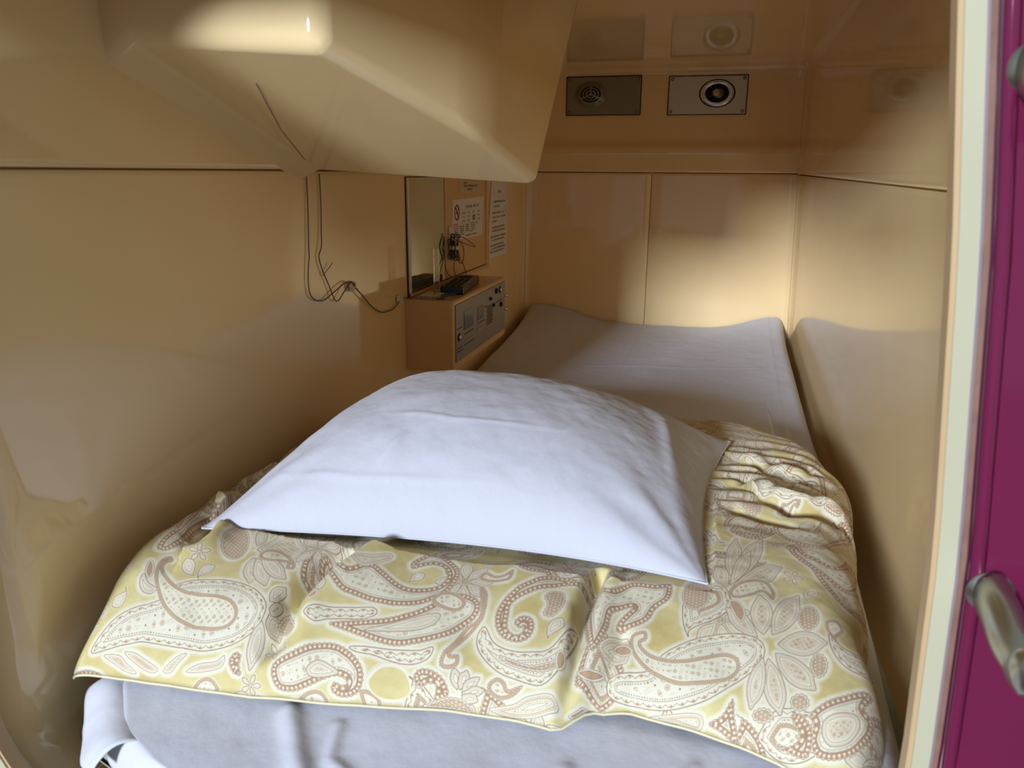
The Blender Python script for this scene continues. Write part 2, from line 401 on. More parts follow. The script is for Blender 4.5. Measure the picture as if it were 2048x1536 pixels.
# remote control on the console
def remote():
    r = empty('remote_control', (-.62, 1.86, cz1), 'black television remote control lying on top of the control console', 'remote control')
    Mx = Matrix.Translation(Vector((-.624, 1.862, cz1+.0005))) @ Matrix.Rotation(math.radians(7), 4, 'Z')
    def P(bm, name, m, par=r, **k):
        bm.transform(Mx); return part(name, bm, m, par, **k)
    b = P(box(NB(), -.029, .029, -.112, .112, .0, .020, .004, 3), 'case', BLACK, smooth=False)
    P(box(NB(), -.0295, .0295, -.1125, .1125, .0095, .0105), 'parting_line', BLACK2, smooth=False)
    for i in range(7):
        for j in range(3):
            P(box(NB(), -.020+j*.015, -.011+j*.015, -.095+i*.020, -.085+i*.020, .0195, .0222, .001, 1), 'key', BLACK2, smooth=False)
    P(cyl(NB(), (0, .072, .0195), (0, 0, 1), .019, .002, 28), 'ring_key', BLACK2)
    P(box(NB(), -.020, .020, -.048, -.0465, .0198, .0204), 'white_line', BTN, smooth=False)
    return r
remote()

# clear acrylic stand on the console
st = empty('acrylic_stand', (-.64, 1.71, cz1), 'clear acrylic stand with a thin upright on the near end of the console', 'stand')
part('base', box(NB(), -.678, -.600, 1.672, 1.752, cz1+.0005, cz1+.005, .001), ACRYL, st, smooth=False)
part('upright', box(NB(), -.6375, -.6345, 1.70, 1.735, cz1+.005, cz1+.115, .0005), ACRYL, st, smooth=False)
part('card', box(NB(), -.668, -.625, 1.682, 1.742, cz1+.0053, cz1+.006), PAPER, st, smooth=False)

# wall hook with the tied bundle of cord
hk = empty('wall_hook', (-.6865, 1.96, -.18), 'small cream hook stuck on the panel beside the mirror', 'hook')
part('plate', box(NB(), -.6872, -.683, 1.951, 1.975, -.181, -.142, .0015), WHITEP, hk, smooth=False)
part('hook_arm', tube(NB(), smooth_path([(-.684, 1.963, -.172), (-.672, 1.963, -.180), (-.668, 1.963, -.172)], 5), .0025, 8), WHITEP, hk)
def bundle():
    b = empty('cord_bundle', (-.672, 1.96, -.2), 'tied bundle of thin brown cord hanging from the cream hook', 'cord')
    rnd = random.Random(5)
    bm = NB()
    for k in range(9):
        y0 = 1.955+rnd.uniform(-.010, .014); x0 = -.676+rnd.uniform(-.006, .012); w_ = rnd.uniform(.006, .016); h = rnd.uniform(.024, .036)
        cz = -.198+rnd.uniform(-.004, .004)
        pts = [(x0+.003*math.sin(3*a), y0+w_*math.sin(a), cz+h*math.cos(a)) for a in np.linspace(0, 2*math.pi, 25)]
        tube(bm, pts, .0013, 6)
    part('coil', bm, CORD2, b)
    part('tie', cyl(NB(), (-.673, 1.957, -.203), (0, .1, 1), .0125, .010, 16), WHITEP, b)
    for pts in ([(-.672, 1.965, -.176), (-.662, 1.995, -.172), (-.655, 2.045, -.190), (-.655, 2.09, -.206), (-.662, 2.04, -.196), (-.67, 1.98, -.180)],
                [(-.672, 1.965, -.178), (-.662, 1.985, -.186), (-.66, 2.00, -.21), (-.662, 1.998, -.236), (-.668, 1.985, -.240), (-.672, 1.972, -.21), (-.672, 1.965, -.18)],
                [(-.670, 1.955, -.226), (-.665, 1.93, -.25), (-.655, 1.925, -.270), (-.63, 1.94, -.268), (-.62, 1.97, -.272)],
                [(-.670, 1.97, -.220), (-.662, 1.985, -.235), (-.655, 1.99, -.255), (-.65, 1.985, -.275), (-.66, 1.95, -.284), (-.675, 1.91, -.262), (-.68, 1.90, -.235)]):
        part('loose_loop', tube(NB(), smooth_path(pts, 8), .0012, 6), CORD, b)
bundle()

# thin cord along the left wall with two clips
WX = -.6905
wc = empty('cord', (WX, 1.35, -.22), 'thin brown double cord drooping down the left wall to the console', 'cord')
def wy(pts, m=CORD, r=.0011):
    return part('strand', tube(NB(), smooth_path([(WX+.0012+dx, y, z) for y, z, dx in pts], 8), r, 6), m, wc)
wy([(1.227, -.006, 0), (1.226, -.05, 0), (1.222, -.10, 0), (1.219, -.135, 0), (1.217, -.148, .001), (1.2135, -.165, 0), (1.210, -.19, 0), (1.214, -.213, 0), (1.232, -.226, 0), (1.262, -.231, 0), (1.300, -.221, .002), (1.335, -.2115, .003), (1.366, -.210, .004), (1.39, -.224, .003)])
wy([(1.273, -.006, 0), (1.272, -.06, 0), (1.268, -.10, 0), (1.263, -.132, .001), (1.2535, -.150, 0), (1.263, -.175, 0), (1.283, -.205, 0), (1.302, -.236, .001), (1.317, -.239, .002), (1.345, -.222, .003), (1.368, -.2125, .004), (1.39, -.228, .003)])
wy([(1.385, -.224, .003), (1.42, -.2475, .003), (1.46, -.275, .002), (1.51, -.296, .001), (1.545, -.300, .001), (1.58, -.298, .002), (1.605, -.288, .003), (1.635, -.284, .003), (1.66, -.2885, .004), (1.70, -.288, .010)], CORD, .0014)
wy([(1.262, -.186, 0), (1.285, -.175, .001), (1.30, -.166, .002)], CORD, .0007)
def clip(y, z, lab):
    c = empty('cable_clip', (WX, y, z), lab, 'clip', None)
    part('pad', box(NB(), WX-.0005, WX+.004, y-.011, y+.011, z-.009, z+.009, .0012), WHITEP, c, smooth=False)
    part('saddle', tube(NB(), smooth_path([(WX+.004, y-.008, z-.004), (WX+.009, y, z+.001), (WX+.004, y+.008, z+.006)], 4), .0016, 6), WHITEP, c)
clip(1.378, -.222, 'white adhesive clip holding the cords in the middle of the left wall')
clip(1.612, -.283, 'white adhesive clip just before the near end of the console')

# ---------------------------------------------------------------- notices (flat print)
def ink(bm, px, y0, y1, z0, z1): box(bm, px, px+.0002, min(y0, y1), max(y0, y1), z0, z1)
def glyph_line(bm, px, y0, y1, z, h, rnd, gap=.25, wid=.9):
    """a row of small dense characters, as far as the photograph resolves them"""
    y = y0
    while y < y1-h*.5:
        cw = h*wid
        if rnd.random() > .06:
            t = h*.13
            for k in range(rnd.choice((2, 3, 3))): ink(bm, px, y+rnd.uniform(0, .1)*cw, y+cw*rnd.uniform(.75, 1), z+h*(k*.38+rnd.uniform(0, .08)), z+h*(k*.38)+t+h*.06)
            for k in range(rnd.choice((1, 2))):
                yy = y+cw*rnd.uniform(.05, .8); ink(bm, px, yy, yy+t, z+h*rnd.uniform(0, .2), z+h*rnd.uniform(.75, 1))
        y += cw*(1+gap)
PX = -.6874
rnd = random.Random(11)
n1 = empty('notice', (PX, 2.14, -.19), 'white notice with a red no-smoking sign beside the mirror', 'notice')
bm = NB()
vs = [(1.990, -.074), (2.288, -.071), (2.252, -.186), (1.981, -.184)]
vs = [(1.990, -.074), (2.280, -.0725), (2.262, -.186), (1.981, -.184)]
for x in (PX, PX+.0006): pass
a = [bm.verts.new((PX, y, z)) for y, z in vs]; b = [bm.verts.new((PX+.0006, y, z)) for y, z in vs]
bm.faces.new(a); bm.faces.new(b[::-1])
for i in range(4): bm.faces.new((a[i], b[i], b[(i+1) % 4], a[(i+1) % 4]))
part('paper', bm, PAPER, n1, smooth=False)
p1 = PX+.0007
bm = NB(); glyph_line(bm, p1, 2.105, 2.225, -.100, .0085, rnd); part('title_print', bm, INK, n1, smooth=False)
bm = NB()
for i in range(3):
    for y in (2.07, 2.115, 2.165, 2.215): glyph_line(bm, p1, y, y+.03, -.115-i*.011, .005, rnd)
for y0, y1, z in ((2.06, 2.265, -.1415), ): ink(bm, p1, y0, y1, z, z+.0005)
part('grey_print', bm, INKG, n1, smooth=False)
bm = NB(); ink(bm, p1, 2.168, 2.174, -.1345, -.122); ink(bm, p1, 2.180, 2.187, -.1345, -.122); ink(bm, p1, 2.20, 2.204, -.150, -.142)
for i in range(5):
    glyph_line(bm, p1, 2.045, 2.085, -.1495-i*.0055, .0034, rnd)
    if i < 4: glyph_line(bm, p1, 2.10, 2.135, -.148-i*.0055, .003, rnd); glyph_line(bm, p1, 2.15, 2.19, -.146-i*.0055, .0028, rnd)
glyph_line(bm, p1, 2.10, 2.215, -.178, .0042, rnd); glyph_line(bm, p1, 1.99, 2.06, -.1755, .0036, rnd)
part('small_print', bm, INK, n1, smooth=False)
bm = NB()
for i in range(6): glyph_line(bm, p1, 1.995, 2.035, -.142-i*.0055, .0036, rnd)
part('pink_print', bm, INKP, n1, smooth=False)
bm = NB(); glyph_line(bm, p1, 2.14, 2.17, -.168, .004, rnd); part('pink_print', bm, INKP, n1, smooth=False)
def disc_ring(cy, cz, r0, r1, t0=0, t1=2*math.pi, n=32, sy=1.0, sz=1.0, px=p1):
    bm = NB(); rr = []
    for k in range(n+1):
        t = t0+(t1-t0)*k/n
        rr.append((bm.verts.new((px, cy+r0*sy*math.cos(t), cz+r0*sz*math.sin(t))), bm.verts.new((px, cy+r1*sy*math.cos(t), cz+r1*sz*math.sin(t))),
                   bm.verts.new((px+.0003, cy+r0*sy*math.cos(t), cz+r0*sz*math.sin(t))), bm.verts.new((px+.0003, cy+r1*sy*math.cos(t), cz+r1*sz*math.sin(t)))))
    for p, q in zip(rr, rr[1:]):
        bm.faces.new((p[2], p[3], q[3], q[2])); bm.faces.new((p[0], q[0], q[1], p[1])); bm.faces.new((p[1], q[1], q[3], p[3])); bm.faces.new((p[0], p[2], q[2], q[0]))
    return bm
part('no_smoking_ring', disc_ring(2.025, -.109, .0165, .0215, sy=1.05, sz=1.0), INKR, n1, smooth=False)
bm = NB(); tube(bm, [(p1+.0003, 2.012, -.094), (p1+.0003, 2.038, -.124)], .0020, 6); part('no_smoking_bar', bm, INKR, n1)
bm = NB(); ink(bm, p1, 2.012, 2.034, -.1115, -.1085); ink(bm, p1, 2.036, 2.039, -.1115, -.1085); tube(bm, smooth_path([(p1+.0002, 2.037, -.106), (p1+.0002, 2.034, -.101), (p1+.0002, 2.038, -.097)], 4), .0008, 5); part('cigarette_print', bm, INK, n1, smooth=False)

n2 = empty('notice', (PX, 2.14, -.058), 'small yellowed label with dark print above the no-smoking notice', 'label')
part('paper', box(NB(), PX, PX+.0006, 2.050, 2.235, -.057, -.026), PAPERY, n2, smooth=False)
bm = NB(); glyph_line(bm, p1, 2.085, 2.12, -.034, .006, rnd); glyph_line(bm, p1, 2.085, 2.215, -.0425, .0065, rnd); glyph_line(bm, p1, 2.12, 2.17, -.0515, .006, rnd); part('print', bm, INK, n2, smooth=False)

PX3 = -.6912
n3 = empty('notice', (PX3, 2.46, -.27), 'tall white notice with many lines of print near the back corner', 'notice')
bm = NB(); vs = [(2.376, -.030), (2.570, -.030), (2.560, -.272), (2.330, -.267)]
a = [bm.verts.new((PX3, y, z)) for y, z in vs]; b = [bm.verts.new((PX3+.0008, y, z)) for y, z in vs]
bm.faces.new(a); bm.faces.new(b[::-1])
for i in range(4): bm.faces.new((a[i], b[i], b[(i+1) % 4], a[(i+1) % 4]))
part('paper', bm, PAPER, n3, smooth=False)
p3 = PX3+.0009
bm = NB(); glyph_line(bm, p3, 2.455, 2.505, -.068, .011, rnd, .5)
for y0, y1, z in ((2.395, 2.55, -.096), (2.40, 2.47, -.111), (2.385, 2.55, -.131), (2.385, 2.545, -.145), (2.385, 2.44, -.158), (2.37, 2.54, -.177), (2.385, 2.54, -.188), (2.365, 2.545, -.206), (2.375, 2.53, -.217), (2.36, 2.53, -.2335), (2.36, 2.54, -.2435), (2.36, 2.535, -.254)):
    glyph_line(bm, p3, y0, y1, z, .0065, rnd)
part('print', bm, INK, n3, smooth=False)

# ================================================================ plates on the back wall
YP = YB+.004-.0015
def screw(parent, x, z, y, r=.0040):
    part('screw_recess', cyl(NB(), (x, y+.0002, z), (0, -1, 0), r*1.35, .0006, 16), DARK, parent)
    s = part('screw', cyl(NB(), (x, y, z), (0, -1, 0), r, .0016, 14, r*.7), STEEL, parent)
    return s
def plate(lab, c, x0, x1, z0, z1, name, m):
    p = empty(name, ((x0+x1)/2, YP, (z0+z1)/2), lab, c)
    part('plate', box(NB(), x0, x1, YP-.0055, YP+.001, z0, z1, .0035, 3), m, p, smooth=False)
    part('gasket', box(NB(), x0-.0025, x1+.0025, YP-.0015, YP+.0008, z0-.002, z1+.0025, .003, 2), DARK, p, smooth=False)
    part('lower_lip', box(NB(), x0+.001, x1-.001, YP-.0052, YP, z0-.006, z0-.0022, .001, 1), FRP2, p, smooth=False)
    for x in (x0+.010, x1-.010):
        for z in (z0+.009, z1-.009): screw(p, x, z, YP-.0054)
    return p
def wide(bm, c, k=1.32):
    for v in bm.verts: v.co.x = c+(v.co.x-c)*k
    return bm
sp = plate('grey metal plate with round speaker grille, left of the two plates', 'speaker', -.540, -.282, .195, .320, 'speaker_plate', ALUD)
yy = YP-.0055
part('grille_disc', wide(cyl(NB(), (-.455, yy, .263), (0, -1, 0), .0425, .002, 48), -.455), ALUD, sp)
def arc(cx, cz, r0, r1, t0, t1, y, n=14):
    bm = NB(); rr = []
    for k in range(n+1):
        t = t0+(t1-t0)*k/n; c, s = math.cos(t), math.sin(t)
        rr.append([bm.verts.new((cx+r*c, yv, cz+r*s)) for r in (r0, r1) for yv in (y, y-.0006)])
    for p, q in zip(rr, rr[1:]):
        for (i, j) in ((0, 1), (1, 3), (3, 2), (2, 0)): bm.faces.new((p[i], p[j], q[j], q[i]))
    bm.faces.new([rr[0][i] for i in (0, 1, 3, 2)]); bm.faces.new([rr[-1][i] for i in (0, 2, 3, 1)]); return bm
for r0, r1 in ((.0055, .0095), (.0145, .0185), (.0225, .027)):
    for k in range(3):
        t0 = math.radians(-30+120*k+7); t1 = math.radians(90+120*k-7)
        part('slot', wide(arc(-.455, .263, r0, r1, t0+(.12 if r0 < .01 else 0), t1-(.12 if r0 < .01 else 0), yy-.0019), -.455), DARK, sp)
for dx in (-.034, .034):
    for dz in (-.026, .026): screw(sp, -.455+dx, .263+dz, yy-.002, .0030)
vp = plate('silver metal plate with round recessed reading lamp, right of the two plates', 'lamp', -.186, .070, .193, .315, 'reading_lamp_plate', ALU)
cx, cz = -.026, .259
def ring_y(cx, cz, r0, r1, y, h, seg=48):
    bm = NB(); R = []
    for k in range(seg):
        t = 2*math.pi*k/seg; c, s = math.cos(t), math.sin(t)
        R.append([bm.verts.new((cx+r0*c, y-h*.35, cz+r0*s)), bm.verts.new((cx+(r0+.002)*c, y-h, cz+(r0+.002)*s)), bm.verts.new((cx+(r1-.003)*c, y-h*.8, cz+(r1-.003)*s)), bm.verts.new((cx+r1*c, y, cz+r1*s)), bm.verts.new((cx+r0*c, y, cz+r0*s))])
    for i in range(seg):
        p, q = R[i], R[(i+1) % seg]
        for k in range(5): bm.faces.new((p[k], p[(k+1) % 5], q[(k+1) % 5], q[k]))
    return bm
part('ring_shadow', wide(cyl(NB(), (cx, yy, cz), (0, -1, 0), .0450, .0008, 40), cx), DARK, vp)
part('lamp_ring', wide(ring_y(cx, cz, .0280, .0435, yy, .006), cx), CHROME, vp)
part('socket', wide(cyl(NB(), (cx, yy-.0008, cz), (0, -1, 0), .0285, .0012, 40), cx), DARK, vp)
bm = NB(); bmesh.ops.create_uvsphere(bm, u_segments=28, v_segments=16, radius=.022, matrix=Matrix.Translation((cx+.006, yy+.013, cz)))
part('swivel_ball', bm, mat('grey_swivel', '6F6A50', rough=.3, metal=.7), vp)
bm = NB(); bmesh.ops.create_uvsphere(bm, u_segments=20, v_segments=12, radius=.0125, matrix=Matrix.Translation((cx-.003, yy-.011, cz+.001)))
part('bulb', bm, BULB, vp)
bm = NB(); glyph_x = 0
for k in range(6): box(bm, cx-.014+k*.005, cx-.0105+k*.005, yy-.0066, yy-.0062, cz+.033, cz+.037)
part('rating_marks', bm, INKG, vp, smooth=False)

# ================================================================ BED
ZM = -.548
def mattress_top(X, Y):
    z = ZM-.030*np.exp(-((Y-1.75)/.45)**2)+.012*np.exp(-((Y-2.75)/.25)**2)*0
    c = np.exp(-(2.80-Y)/.22); c2 = np.exp(-(2.80-Y)/.08)
    z += .060*c*(1/(1+np.exp((X+.47)/.055))) + .058*c*(1/(1+np.exp(-(X-.13)/.05))) + .006*c2
    # crease folds pressed into the sheet
    z += .0018*np.exp(-(seg_dist(X, Y, [(-.235, 2.75), (-.245, 2.0), (-.25, 1.5)])[0]/.006)**2)
    z += .0018*np.exp(-(seg_dist(X, Y, [(.205, 2.8), (.195, 2.0), (.19, 1.5)])[0]/.006)**2)
    z += .0014*np.exp(-(seg_dist(X, Y, [(-.40, 2.20), (.15, 2.28)])[0]/.006)**2)
    z += .010*fbm(X*5+3, Y*3)*1.0 + .0035*fbm(X*18+9, Y*12)
    z -= .16*np.clip(.66-Y, 0, 1)
    # front folds
    for pts, h, w_ in (([(-.40, .605), (-.36, .55), (-.31, .49), (-.28, .44)], .007, .012), ([(-.34, .60), (-.33, .56), (-.27, .53), (-.22, .50)], .004, .007), ([(-.5, .47), (-.3, .46), (-.1, .5)], .006, .02),
                      ([(-.10, .60), (-.09, .52), (-.11, .44)], .004, .008), ([(.02, .63), (-.02, .58), (-.05, .52)], .003, .006), ([(.09, .62), (0.0, .57), (-.15, .54)], .003, .009)):
        z += h*np.exp(-(seg_dist(X, Y, pts)[0]/w_)**2)
    return z
def MXL(Y): return np.interp(Y, [.455, .475, .50, .52, .548, .60, .70, 1.0, 2.8], [-.24, -.36, -.462, -.535, -.590, -.636, -.652, -.668, -.672])
def bed():
    mt = empty('mattress', (-.2, 1.6, ZB), 'white-sheeted mattress filling the capsule, curled up at the back wall', 'mattress')
    nu, nv = 260, 420
    a = np.linspace(-1, 1, nu); b = np.linspace(-1, 1, nv)
    # concentrate samples at edges
    sx = np.sign(a)*(1-(1-np.abs(a))**1.6); sy = np.sign(b)*(1-(1-np.abs(b))**1.5)
    SX, SY = np.meshgrid(sx, sy, indexing='ij')
    y0, y1 = .455, 2.802
    Y = (y0+y1)/2+SY*(y1-y0)/2
    xl = MXL(Y); xr = .262-.045*np.clip((1.4-Y)/.9, 0, 1)-.02*np.clip((.66-Y)/.2, 0, 1)
    X = (xl+xr)/2+SX*(xr-xl)/2
    Z = mattress_top(X, Y)
    dx = np.minimum(X-xl, xr-X); dy = np.minimum(Y-y0, (y1-Y)*4+0)
    R = .036
    for d in (dx, np.minimum(Y-y0, 9)):
        t = np.clip(1-d/R, 0, 1); Z = Z-.052*(1-np.sqrt(np.clip(1-t**2, 0, 1)))
    P = np.stack([X, Y, Z], -1)
    o = part('fitted_sheet', grid_mesh('fitted_sheet', P, flip=False), SHEET, mt)
    solid(o, .002, -1)
    bm = NB(); box(bm, -.40, .17, .60, 2.77, ZM-.062, ZM-.022, .01, 2); part('filling', bm, SHEET, mt)
    ys = np.concatenate([np.linspace(.540, .66, 50), np.linspace(.665, 1.2, 40)]); rows = []
    for k, q in enumerate(np.linspace(0, 1, 14)):
        fl = np.interp(ys, [.54, .56, .575, .61, .66, 1.2], [.0, .010, .020, .016, .010, .006])
        xx = np.maximum(MXL(ys)+.048-(.050+fl)*q**.8-.003*np.sin(ys*150)*q, -.684)
        yk = ys-(.030*np.clip((.60-ys)/.06, 0, 1))*q
        zz = ZM-.10*np.clip(.66-ys, 0, 1)-.0105*(1-q)+.006*np.sin(q*3.1)-(.034+.012*np.sin(ys*70))*q**1.9
        rows.append(np.stack([xx, yk, zz], -1))
    o = part('sheet_skirt', grid_mesh('sheet_skirt', np.array(rows)), SHEET, mt); solid(o, .0015, 0)
bed()
def under_blanket():
    o = empty('blanket', (-.3, 1.0, ZB), 'folded grey-green terry blanket under the front left corner of the mattress', 'blanket')
    nu, nv = 120, 160
    a = np.linspace(-1, 1, nu); b = np.linspace(-1, 1, nv)
    SX, SY = np.meshgrid(np.sign(a)*(1-(1-np.abs(a))**1.5), np.sign(b)*(1-(1-np.abs(b))**1.5), indexing='ij')
    for name, z1, th_, grow, m in (('terry_layer', -.610, .026, 0, BLANK), ('ochre_layer', -.634, .020, -.028, BLANKO)):
        Y = 1.6+SY*(1.165+grow)
        xl = np.interp(Y, [.42, .50, .535, .552, .575, .61, .7, 2.8], [-.20, -.36, -.50, -.60, -.655, -.682, -.684, -.684])-grow; xr = .255
        X = (xl+xr)/2+SX*(xr-xl)/2
        X = X+.006*fbm(Y*25, X*3)*(SX < 0)
        d = np.minimum(np.minimum(X-xl, xr-X), np.minimum(Y-(.435-grow), 2.765+grow-Y)); t = np.clip(1-d/.02, 0, 1)
        hh = th_*np.sqrt(np.clip(1-t**2, 0, 1))
        Z = z1-th_/2+hh/2+.003*fbm(X*30, Y*30); Zb = z1-th_/2-hh/2
        part(name, grid_mesh(name, np.stack([X, Y, Z], -1)), m, o)
        part(name+'_underside', grid_mesh(name, np.stack([X, Y, Zb], -1), flip=True), m, o)
under_blanket()

# ---------------------------------------------------------------- pillow
def pillow_pts(nu=260, nv=220):
    """rows u (left to right), v (front to back); returns top and bottom grids"""
    FL, FR, BR, BL = [np.array(p) for p in ((-.612, .770, -.446), (.022, .797, -.449), (.052, 1.262, -.436), (-.575, 1.315, -.40))]
    u = np.linspace(0, 1, nu); v = np.linspace(0, 1, nv)
    u = .5-.5*np.cos(u*math.pi); v = .5-.5*np.cos(v*math.pi)
    U, V = np.meshgrid(u, v, indexing='ij')
    base = ((1-U)*(1-V))[..., None]*FL+(U*(1-V))[..., None]*FR+(U*V)[..., None]*BR+((1-U)*V)[..., None]*BL
    s, t = 2*U-1, 2*V-1
    # edges pull in between corners
    base[..., 0] += -.022*(1-t**2)*np.sign(s)*np.abs(s)**3; base[..., 1] += -.034*(1-s**2)*np.sign(t)*np.abs(t)**3
    base[..., 1] += .006*np.sin(s*2.2)*(1-t)/2
    puff = ((1-np.abs(s)**2.3)*(1-np.abs(t)**2.2))
    puff = np.clip(puff, 0, 1)**.62
    return U, V, s, t, base, puff
PU = pillow_pts()
def make_pillow():
    U, V, s, t, base, puff = PU
    top = base.copy(); bot = base.copy()
    h = .128*puff*(1+.08*s*(-1)-.05*t)
    X, Y = base[..., 0], base[..., 1]
    wr = fbm(U*5, V*5)*.010+fbm(U*14, V*9+4)*.0035
    # radiating corner wrinkles
    for cu, cv, k in ((0, 0, 1.), (1, 0, 1.3), (1, 1, 1.2), (0, 1, .8)):
        dx, dy = (U-cu)*.64, (V-cv)*.48; r = np.hypot(dx, dy); a = np.arctan2(dy, dx)
        wr += k*.0026*np.exp(-((r-.09)/.07)**2)*np.sin(a*11+fbm(U*4, V*4)*5)
    ed = np.exp(-((1-np.abs(t))/.10))
    wr += .0028*ed*np.sin(U*46+6*fbm(U*7, V*3))*np.clip(puff*3, 0, 1)
    # long diagonal pleats on top
    for pts, hh, w_ in (([(.74, .55), (.70, .35), (.63, .12)], .0035, .012), ([(.85, .75), (.90, .5), (.95, .2)], .008, .022), ([(.62, .9), (.52, .55)], .002, .01), ([(.25, .3), (.45, .27), (.7, .3)], .0018, .008), ([(.33, .1), (.36, .22)], .004, .012), ([(.05, .12), (.3, .08), (.6, .09)], .0025, .01)):
        d, sd, tt = seg_dist(U, V, pts); wr += hh*np.exp(-(d/w_)**2)*np.sin(np.pi*np.clip(tt, .02, .98))
    env = np.clip(puff*1.6, 0, 1)
    top[..., 2] += h+wr*env
    bot[..., 2] -= .020*puff
    # front edge seam drop: fuller front face
    f = np.clip(-t, 0, 1)**6*puff
    top[..., 1] -= .012*f
    pw = empty('pillow', (-.28, 1.0, -.46), 'large plump white pillow lying on the folded paisley duvet', 'pillow')
    n, m_ = top.shape[:2]
    g = np.concatenate([top, bot[:, ::-1]], axis=1)
    me = grid_mesh('pillowcase', g, flip=False)
    bmx = bmesh.new(); bmx.from_mesh(me); bmesh.ops.remove_doubles(bmx, verts=bmx.verts, dist=.00002); bmesh.ops.recalc_face_normals(bmx, faces=bmx.faces)
    bmx.to_mesh(me); bmx.free()
    part('pillowcase', me, PILLOWM, pw)
    ring_ = [base[i, 0] for i in range(0, n, 6)]+[base[-1, j] for j in range(0, m_, 6)]+[base[i, -1] for i in range(n-1, -1, -6)]+[base[0, j] for j in range(m_-1, -1, -6)]
    part('seam', tube(NB(), [Vector(p) for p in ring_], .0016, 6), PILLOWM, pw)
make_pillow()

# ---------------------------------------------------------------- duvet
HEM = np.array([(-.660, .588), (-.62, .592), (-.547, .597), (-.445, .603), (-.335, .617), (-.229, .633), (-.160, .636), (-.119, .634), (-.085, .662), (-.042, .672), (.033, .663), (.085, .653), (.125, .642), (.21, .60)])
def duvet_grid(nu=420, nv=460):
    a = np.linspace(-1, 1, nu); b = np.linspace(0, 1, nv)
    sx = np.sign(a)*(1-(1-np.abs(a))**1.35)
    SX, T = np.meshgrid(sx, b, indexing='ij')
    xl0 = -.664; xr0 = .226
    X0 = (xl0+xr0)/2+SX*(xr0-xl0)/2
    yf = np.interp(X0, HEM[:, 0], HEM[:, 1]); yb = np.interp(X0, [-.67, -.5, -.1, .05, .15, .235], [1.30, 1.46, 1.50, 1.50, 1.42, 1.27])
    Tw = .5*T+.5*T**1.6
    Y = yf+(yb-yf)*(1-(1-Tw)**1.15)
    X = X0.copy()
    X += np.interp(Y, [.6, .7, .8, .95, 1.1, 1.2, 1.5], [-.040, -.032, -.022, -.010, .006, .012, .008])*np.clip((X0+.1)/.32, 0, 1)
    # sides wander
    X += np.where(SX < 0, -1, 1)*np.abs(SX)**6*(.005*np.sin(Y*38)+.010*fbm(Y*11+5, Y*0+2))
    # rounded height
    df = Y-yf; db = yb-Y; dl = X0-xl0; dr = xr0-X0
    def prof(d, w_, p=2.3): t = np.clip(1-d/w_, 0, 1); return (1-t**p)**(1/p)
    Hh = .104
    hf = .10+.90*prof(df, .20, 1.75); hb = prof(db, .10); hl = prof(dl, .055, 2.2); hr = prof(dr, .075, 2.1)
    hgt = Hh*hf*hb*(.35+.65*hl)*(.12+.88*hr)
    # bulk: higher on the left against the wall, falling to the right
    hgt *= np.interp(X0, [-.66, -.60, -.2, .1, .235], [1.26, .99, 1.0, 1.02, .98])
    hgt *= np.interp(Y, [.6, .85, 1.1, 1.5], [1, 1, 1.0, .86])
    # soft lobes between the quilting and the valleys that divide them
    lob = np.zeros(X.shape)
    lob += .020*fbm(X*6+2, Y*6+1, 3)+.007*fbm(X*17, Y*17)
    def valley(pts, depth, w_, asym=0, fade=True):
        d, sd, tt = seg_dist(X, Y, pts)
        e = np.exp(-(d/w_)**2)
        if fade: e = e*np.clip(np.sin(np.pi*np.clip(tt, .06, .94))*1.6, 0, 1)
        r = np.exp(-((d-w_*2.1)/(w_*1.4))**2)*asym*(sd > 0)
        return -depth*e+r*depth*.6
    V = 0
    V = V+valley([(-.395, .79), (-.418, .735), (-.434, .68), (-.431, .64), (-.452, .615)], .036, .013, .45)
    V = V+valley([(-.10, .81), (-.108, .74), (-.106, .68), (-.112, .64), (-.116, .61)], .034, .009, .4, False)
    V = V+valley([(-.062, .72), (-.074, .68), (-.078, .64)], .014, .007, 0, False)
    V = V+valley([(-.62, .80), (-.605, .755), (-.60, .73)], .022, .012, 1)
    V = V+valley([(-.66, .875), (-.63, .885), (-.59, .89)], .022, .016)
    V = V+valley([(-.66, 1.02), (-.63, 1.0), (-.60, .97)], .016, .012)
    V = V+valley([(.095, 1.045), (.13, 1.015), (.165, 1.022), (.20, 1.03)], .030, .011, 1)
    V = V+valley([(.06, 1.20), (.12, 1.15), (.19, 1.14)], .012, .010, 1)
    V = V+valley([(.05, 1.08), (.12, 1.10), (.18, 1.18)], .010, .009)
    V = V+valley([(.04, 1.0), (.09, .98), (.14, .97)], .012, .010)
    V = V+valley([(.21, .95), (.20, .88), (.212, .80)], .012, .012)
    V = V+valley([(-.25, .70), (-.20, .66), (-.16, .645)], .007, .018)
    V = V+valley([(.04, .72), (.06, .68), (.05, .66)], .006, .014)
    V = V+valley([(-.55, .66), (-.52, .63)], .006, .014)
    # fine creases near the pillow's right side
    k = np.exp(-(((X-.11)/.09)**2+((Y-1.14)/.13)**2)); V = V+k*.006*np.sin(Y*150+X*40+14*fbm(X*7, Y*7))
    env = np.clip(hgt/Hh, 0, 1)
    k2 = np.exp(-np.clip(Y-yf, 0, 9)/.05); V = V+k2*.0035*np.sin(X*95+9*fbm(X*9, Y*3))
    hgt = hgt+(lob+V)*env
    zb = np.where(X0 > .17, 0, 0)
    Z = ZM+.003+np.maximum(hgt, .004+.002*env)-.16*np.clip(.66-Y, 0, 1)
    # the right side slumps over the mattress edge
    sl = np.clip((X0-.195)/.04, 0, 1); Z -= .035*sl**2*np.clip((1.25-Y)/.2, 0, 1)
    # pillow presses in
    U_, V_, s, t, base, puff = PU
    FLc = (-.612, .770); 
